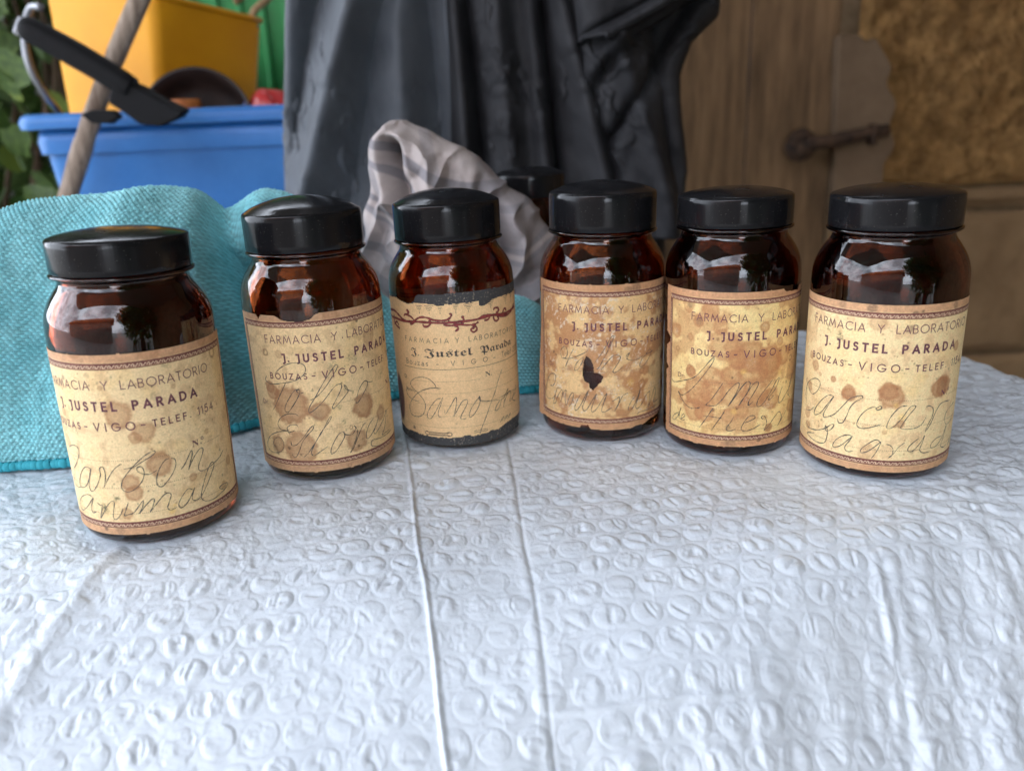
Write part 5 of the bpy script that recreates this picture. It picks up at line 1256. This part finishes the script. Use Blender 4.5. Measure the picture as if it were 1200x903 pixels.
# old plank door
M_plank = mat('old brown planks', (0.15, 0.10, 0.06), 0.8)
noise_color(M_plank, (0.10, 0.056, 0.025), (0.36, 0.215, 0.105), 7, 8, 0.65, (0.30, 0.72), stretch=(7, 1, 0.7)); add_bump(M_plank, 60, 0.6, 0.004, stretch=(7, 1, 0.5))
door = empty('plank_door', (0.40, 1.53, -0.74)); tag(door, 'old brown plank door behind the right hand jars', 'door')
rs = random.Random(5)
xe = [0.02, 0.165, 0.305, 0.452, 0.612]
for q in range(4):
    x0, x1 = xe[q] + 0.0015, xe[q + 1] - 0.0015
    box('plank', ((x0 + x1) / 2 - 0.40, rs.uniform(-0.003, 0.003), 0.95), (x1 - x0, 0.03, 1.9), M_plank, door, 0.003)
M_rust = mat('rusty iron', (0.06, 0.035, 0.022), 0.85); noise_color(M_rust, (0.022, 0.013, 0.009), (0.10, 0.054, 0.030), 60); add_bump(M_rust, 150, 0.8, 0.003)
la = empty('iron_latch', (0.55, 1.50, 0.10)); tag(la, 'rusty iron bolt with a round boss between door and stone wall', 'latch')
crumple('boss', (-0.006, -0.012, -0.006), (0.029, 0.014, 0.030), M_rust, la, 4, 0.16)
crumple('knob', (-0.004, -0.030, -0.014), (0.017, 0.012, 0.014), M_rust, la, 6, 0.14)
tube('bolt', catmull(np.array([(0.0, -0.030, -0.004), (0.04, -0.032, 0.0), (0.09, -0.030, 0.008), (0.142, -0.028, 0.014)]), 6), np.linspace(0.0125, 0.0105, 19), M_rust, la, 14)
box('staple', (0.115, -0.030, 0.008), (0.009, 0.03, 0.036), M_rust, la, 0.003)
tag(lathe('nail_head', [(0, 0.004), (0.004, 0.003), (0.006, 0), (0.006, -0.004), (0, -0.004)], M_rust, None, 20), 'dark nail head in the render just above the iron latch', 'nail')
bpy.data.objects['nail_head'].location = (0.642, 1.487, 0.142); bpy.data.objects['nail_head'].rotation_euler = (math.radians(90), 0, 0)
# the wall goes on above and to the left behind the coats
box_l = box('wall_behind_coats', (-0.20 + 0.10, 1.80, 0.6), (0.22, 0.30, 2.7), M_stone2, None, 0.01)
tag(box_l, 'brown stone pier behind the hanging waterproofs', 'wall', kind='structure')
lintel = box('door_lintel', (0.31, 1.72, 1.36), (0.60, 0.30, 0.38), M_stone2, None, 0.01); tag(lintel, 'stone lintel above the plank door', 'lintel', kind='structure')

# unseen eave, added to shade the yard and bound the mirrored sky
M_eave = mat('light bounce eave boards', (0.34, 0.30, 0.26), 0.8)  # boards lightened to bounce light into the yard
tag(box('eave', (0.75, 0.34, 2.03), (6.5, 3.08, 0.06), M_eave, None, 0.004), 'unseen boarded eave added above the wall to shade the yard', 'roof', kind='structure')

# rod the coats hang from
rod = tube('clothes_rail', [(-0.6, 0.86, 0.80), (-0.2, 0.86, 0.80), (0.2, 0.86, 0.80), (0.75, 0.86, 0.80)], 0.012, M_steel, None, 14)
tag(rod, 'steel rail the dark waterproofs hang from', 'rail')

# ------------------------------------------------------------------ hedge on the left
M_leaf = mat('ivy leaf', (0.05, 0.11, 0.025), 0.45)
noise_color(M_leaf, (0.035, 0.075, 0.018), (0.10, 0.17, 0.035), 5)
M_leaf2 = mat('pale leaf', (0.16, 0.22, 0.04), 0.45)
M_twig = mat('dry twig', (0.12, 0.08, 0.05), 0.9)
def leaf_mesh(name, m, lobes=1.0):
    out = [(0, 0), (0.30, 0.10), (0.50, 0.34 * lobes), (0.34, 0.52), (0.28, 0.78), (0.0, 1.0), (-0.28, 0.78), (-0.34, 0.52), (-0.50, 0.34 * lobes), (-0.30, 0.10)]
    mid = [(0, 0.02, -0.05), (0, 0.5, -0.07), (0, 0.98, -0.02)]
    V = [(x, y, 0.06 * abs(x)) for x, y in out] + [(0, 0.5, -0.06)]
    F = [(10, i, (i + 1) % 10) for i in range(10)]
    me = bpy.data.meshes.new(name); me.from_pydata(V, [], F); me.update(); me.materials.append(m)
    for p in me.polygons: p.use_smooth = True
    return me
LM = [leaf_mesh('leaf', M_leaf), leaf_mesh('leaf', M_leaf, 0.8), leaf_mesh('leaf', M_leaf2)]
hd = empty('ivy_hedge', (-0.95, 1.55, -0.75)); tag(hd, 'leafy green ivy hedge at the left edge behind the blue tub', 'hedge')
rs = random.Random(11)
for q in range(290):
    x = rs.uniform(-1.15, -0.60); z = rs.uniform(-0.12, 0.62); y = 1.40 + rs.uniform(-0.09, 0.14) + (0.12 if x > -0.68 else 0)
    o = bpy.data.objects.new('leaf', LM[0 if rs.random() < 0.55 else (1 if rs.random() < 0.8 else 2)])
    COL.objects.link(o); o.parent = hd
    o.location = (x + 0.95, y - 1.55, z + 0.75)
    o.rotation_euler = (math.radians(rs.uniform(40, 130)), math.radians(rs.uniform(-50, 50)), math.radians(rs.uniform(-70, 70)))
    s = rs.uniform(0.035, 0.075); o.scale = (s, s, s)
for q in range(16):
    x = rs.uniform(-1.1, -0.65)
    P = catmull(np.array([(x + rs.uniform(-.08, .08) + 0.95, rs.uniform(-.04, .04), z) for z in (0.0, 0.35, 0.7, 1.05, 1.4)]), 5)
    tube('stem', P, np.linspace(0.008, 0.003, len(P)), M_twig, hd, 7)
def leaf_mass(name, n, fn, smin, smax, seed, m):
    r = np.random.RandomState(seed)
    base = np.array([(0, 0, 0), (0.36, 0.35, 0.06), (0, 1, 0), (-0.36, 0.35, 0.06)])
    P = fn(r, n); s = r.uniform(smin, smax, n)[:, None, None]
    A = r.normal(size=(n, 3)); A /= np.linalg.norm(A, axis=1)[:, None]; B = r.normal(size=(n, 3)); B -= (B * A).sum(1)[:, None] * A; B /= np.linalg.norm(B, axis=1)[:, None]; C = np.cross(A, B)
    V = P[:, None, :] + s * (base[None, :, 0:1] * A[:, None, :] + base[None, :, 1:2] * B[:, None, :] + base[None, :, 2:3] * C[:, None, :])
    o = mesh_obj(name, V.reshape(-1, 3), np.arange(4 * n).reshape(-1, 4), m, None, False)
    return o
def back_fn(r, n):
    return np.stack([r.uniform(-2.6, -0.25, n), r.uniform(1.66, 2.1, n), r.uniform(-0.7, 1.5, n)], -1)
o = leaf_mass('undergrowth', 9000, back_fn, 0.06, 0.12, 3, M_leaf); tag(o, 'dark mass of leaves behind the ivy', kind='stuff')

gw = box('garden_wall', (-1.6, 2.45, 0.4), (3.2, 0.2, 2.4), M_conc, None); tag(gw, 'garden wall hidden behind the ivy and its undergrowth', 'wall', kind='structure')
sw = box('added_side_wall', (2.35, -0.2, 0.6), (0.25, 3.4, 2.75), M_stone2, None); tag(sw, 'unseen stone wall added on the right to darken the reflections', 'wall', kind='structure')  # added out of view to block light from the right

# ------------------------------------------------------------------ the yard behind the camera: mirrored house and an added dark tree
M_roof = mat('terracotta tile', (0.42, 0.14, 0.06), 0.8); noise_color(M_roof, (0.30, 0.09, 0.04), (0.55, 0.20, 0.09), 3)
M_house_wall = mat('dark brown house render', (0.20, 0.16, 0.13), 0.9); noise_color(M_house_wall, (0.15, 0.12, 0.10), (0.25, 0.21, 0.17), 2)  # the wall's own dark brown colour
hs = empty('neighbour_house', (-4.9, -6.0, -0.75)); tag(hs, 'low house with a terracotta roof across the yard, mirrored in the jars', 'house')
box('wall', (0, 0, 1.4), (9, 3, 2.8), M_house_wall, hs)
prism('roof', [(-4.9, 1.9, 2.7), (-4.9, -1.9, 2.7), (-4.9, 0, 4.3)], (9.8, 0, 0), M_roof, hs)
for q in range(26):
    tube('tile_row', [(-4.8 + q * 0.38, 1.93, 2.76), (-4.8 + q * 0.38, 1.0, 3.55), (-4.8 + q * 0.38, 0.05, 4.34)], 0.10, M_roof, hs, 6)
def tree(x, y, h, rad, seed, label, low=0.1):
    t = empty('tree', (x, y, -0.75)); tag(t, label, 'tree')
    P = catmull(np.array([(0, 0, 0), (0.1, 0.05, h * 0.3), (0.0, 0.1, h * 0.62), (0.1, 0, h * 0.9)]), 5)
    tube('trunk', P, np.linspace(0.18, 0.05, len(P)), M_twig, t, 10)
    def fn(r, n):
        d = r.normal(size=(n, 3)); d /= np.linalg.norm(d, axis=1)[:, None]
        k = r.uniform(0.2, 1, n) ** 0.5 * (0.62 + 0.7 * fbm(d[:, 0] * 2.2 + 5, d[:, 2] * 2.2 + d[:, 1], seed, 3))
        return d * k[:, None] * np.array([rad, rad, (h - low) / 2]) + np.array([0, 0, (h + low) / 2])
    c = leaf_mass('crown', 9000, fn, 0.10, 0.24, seed, M_leaf); c.parent = t
tree(1.6, -2.3, 4.6, 1.55, 41, 'tall leafy tree added behind the camera to darken the reflections on the right')  # added as the dark right side of the jars' reflections
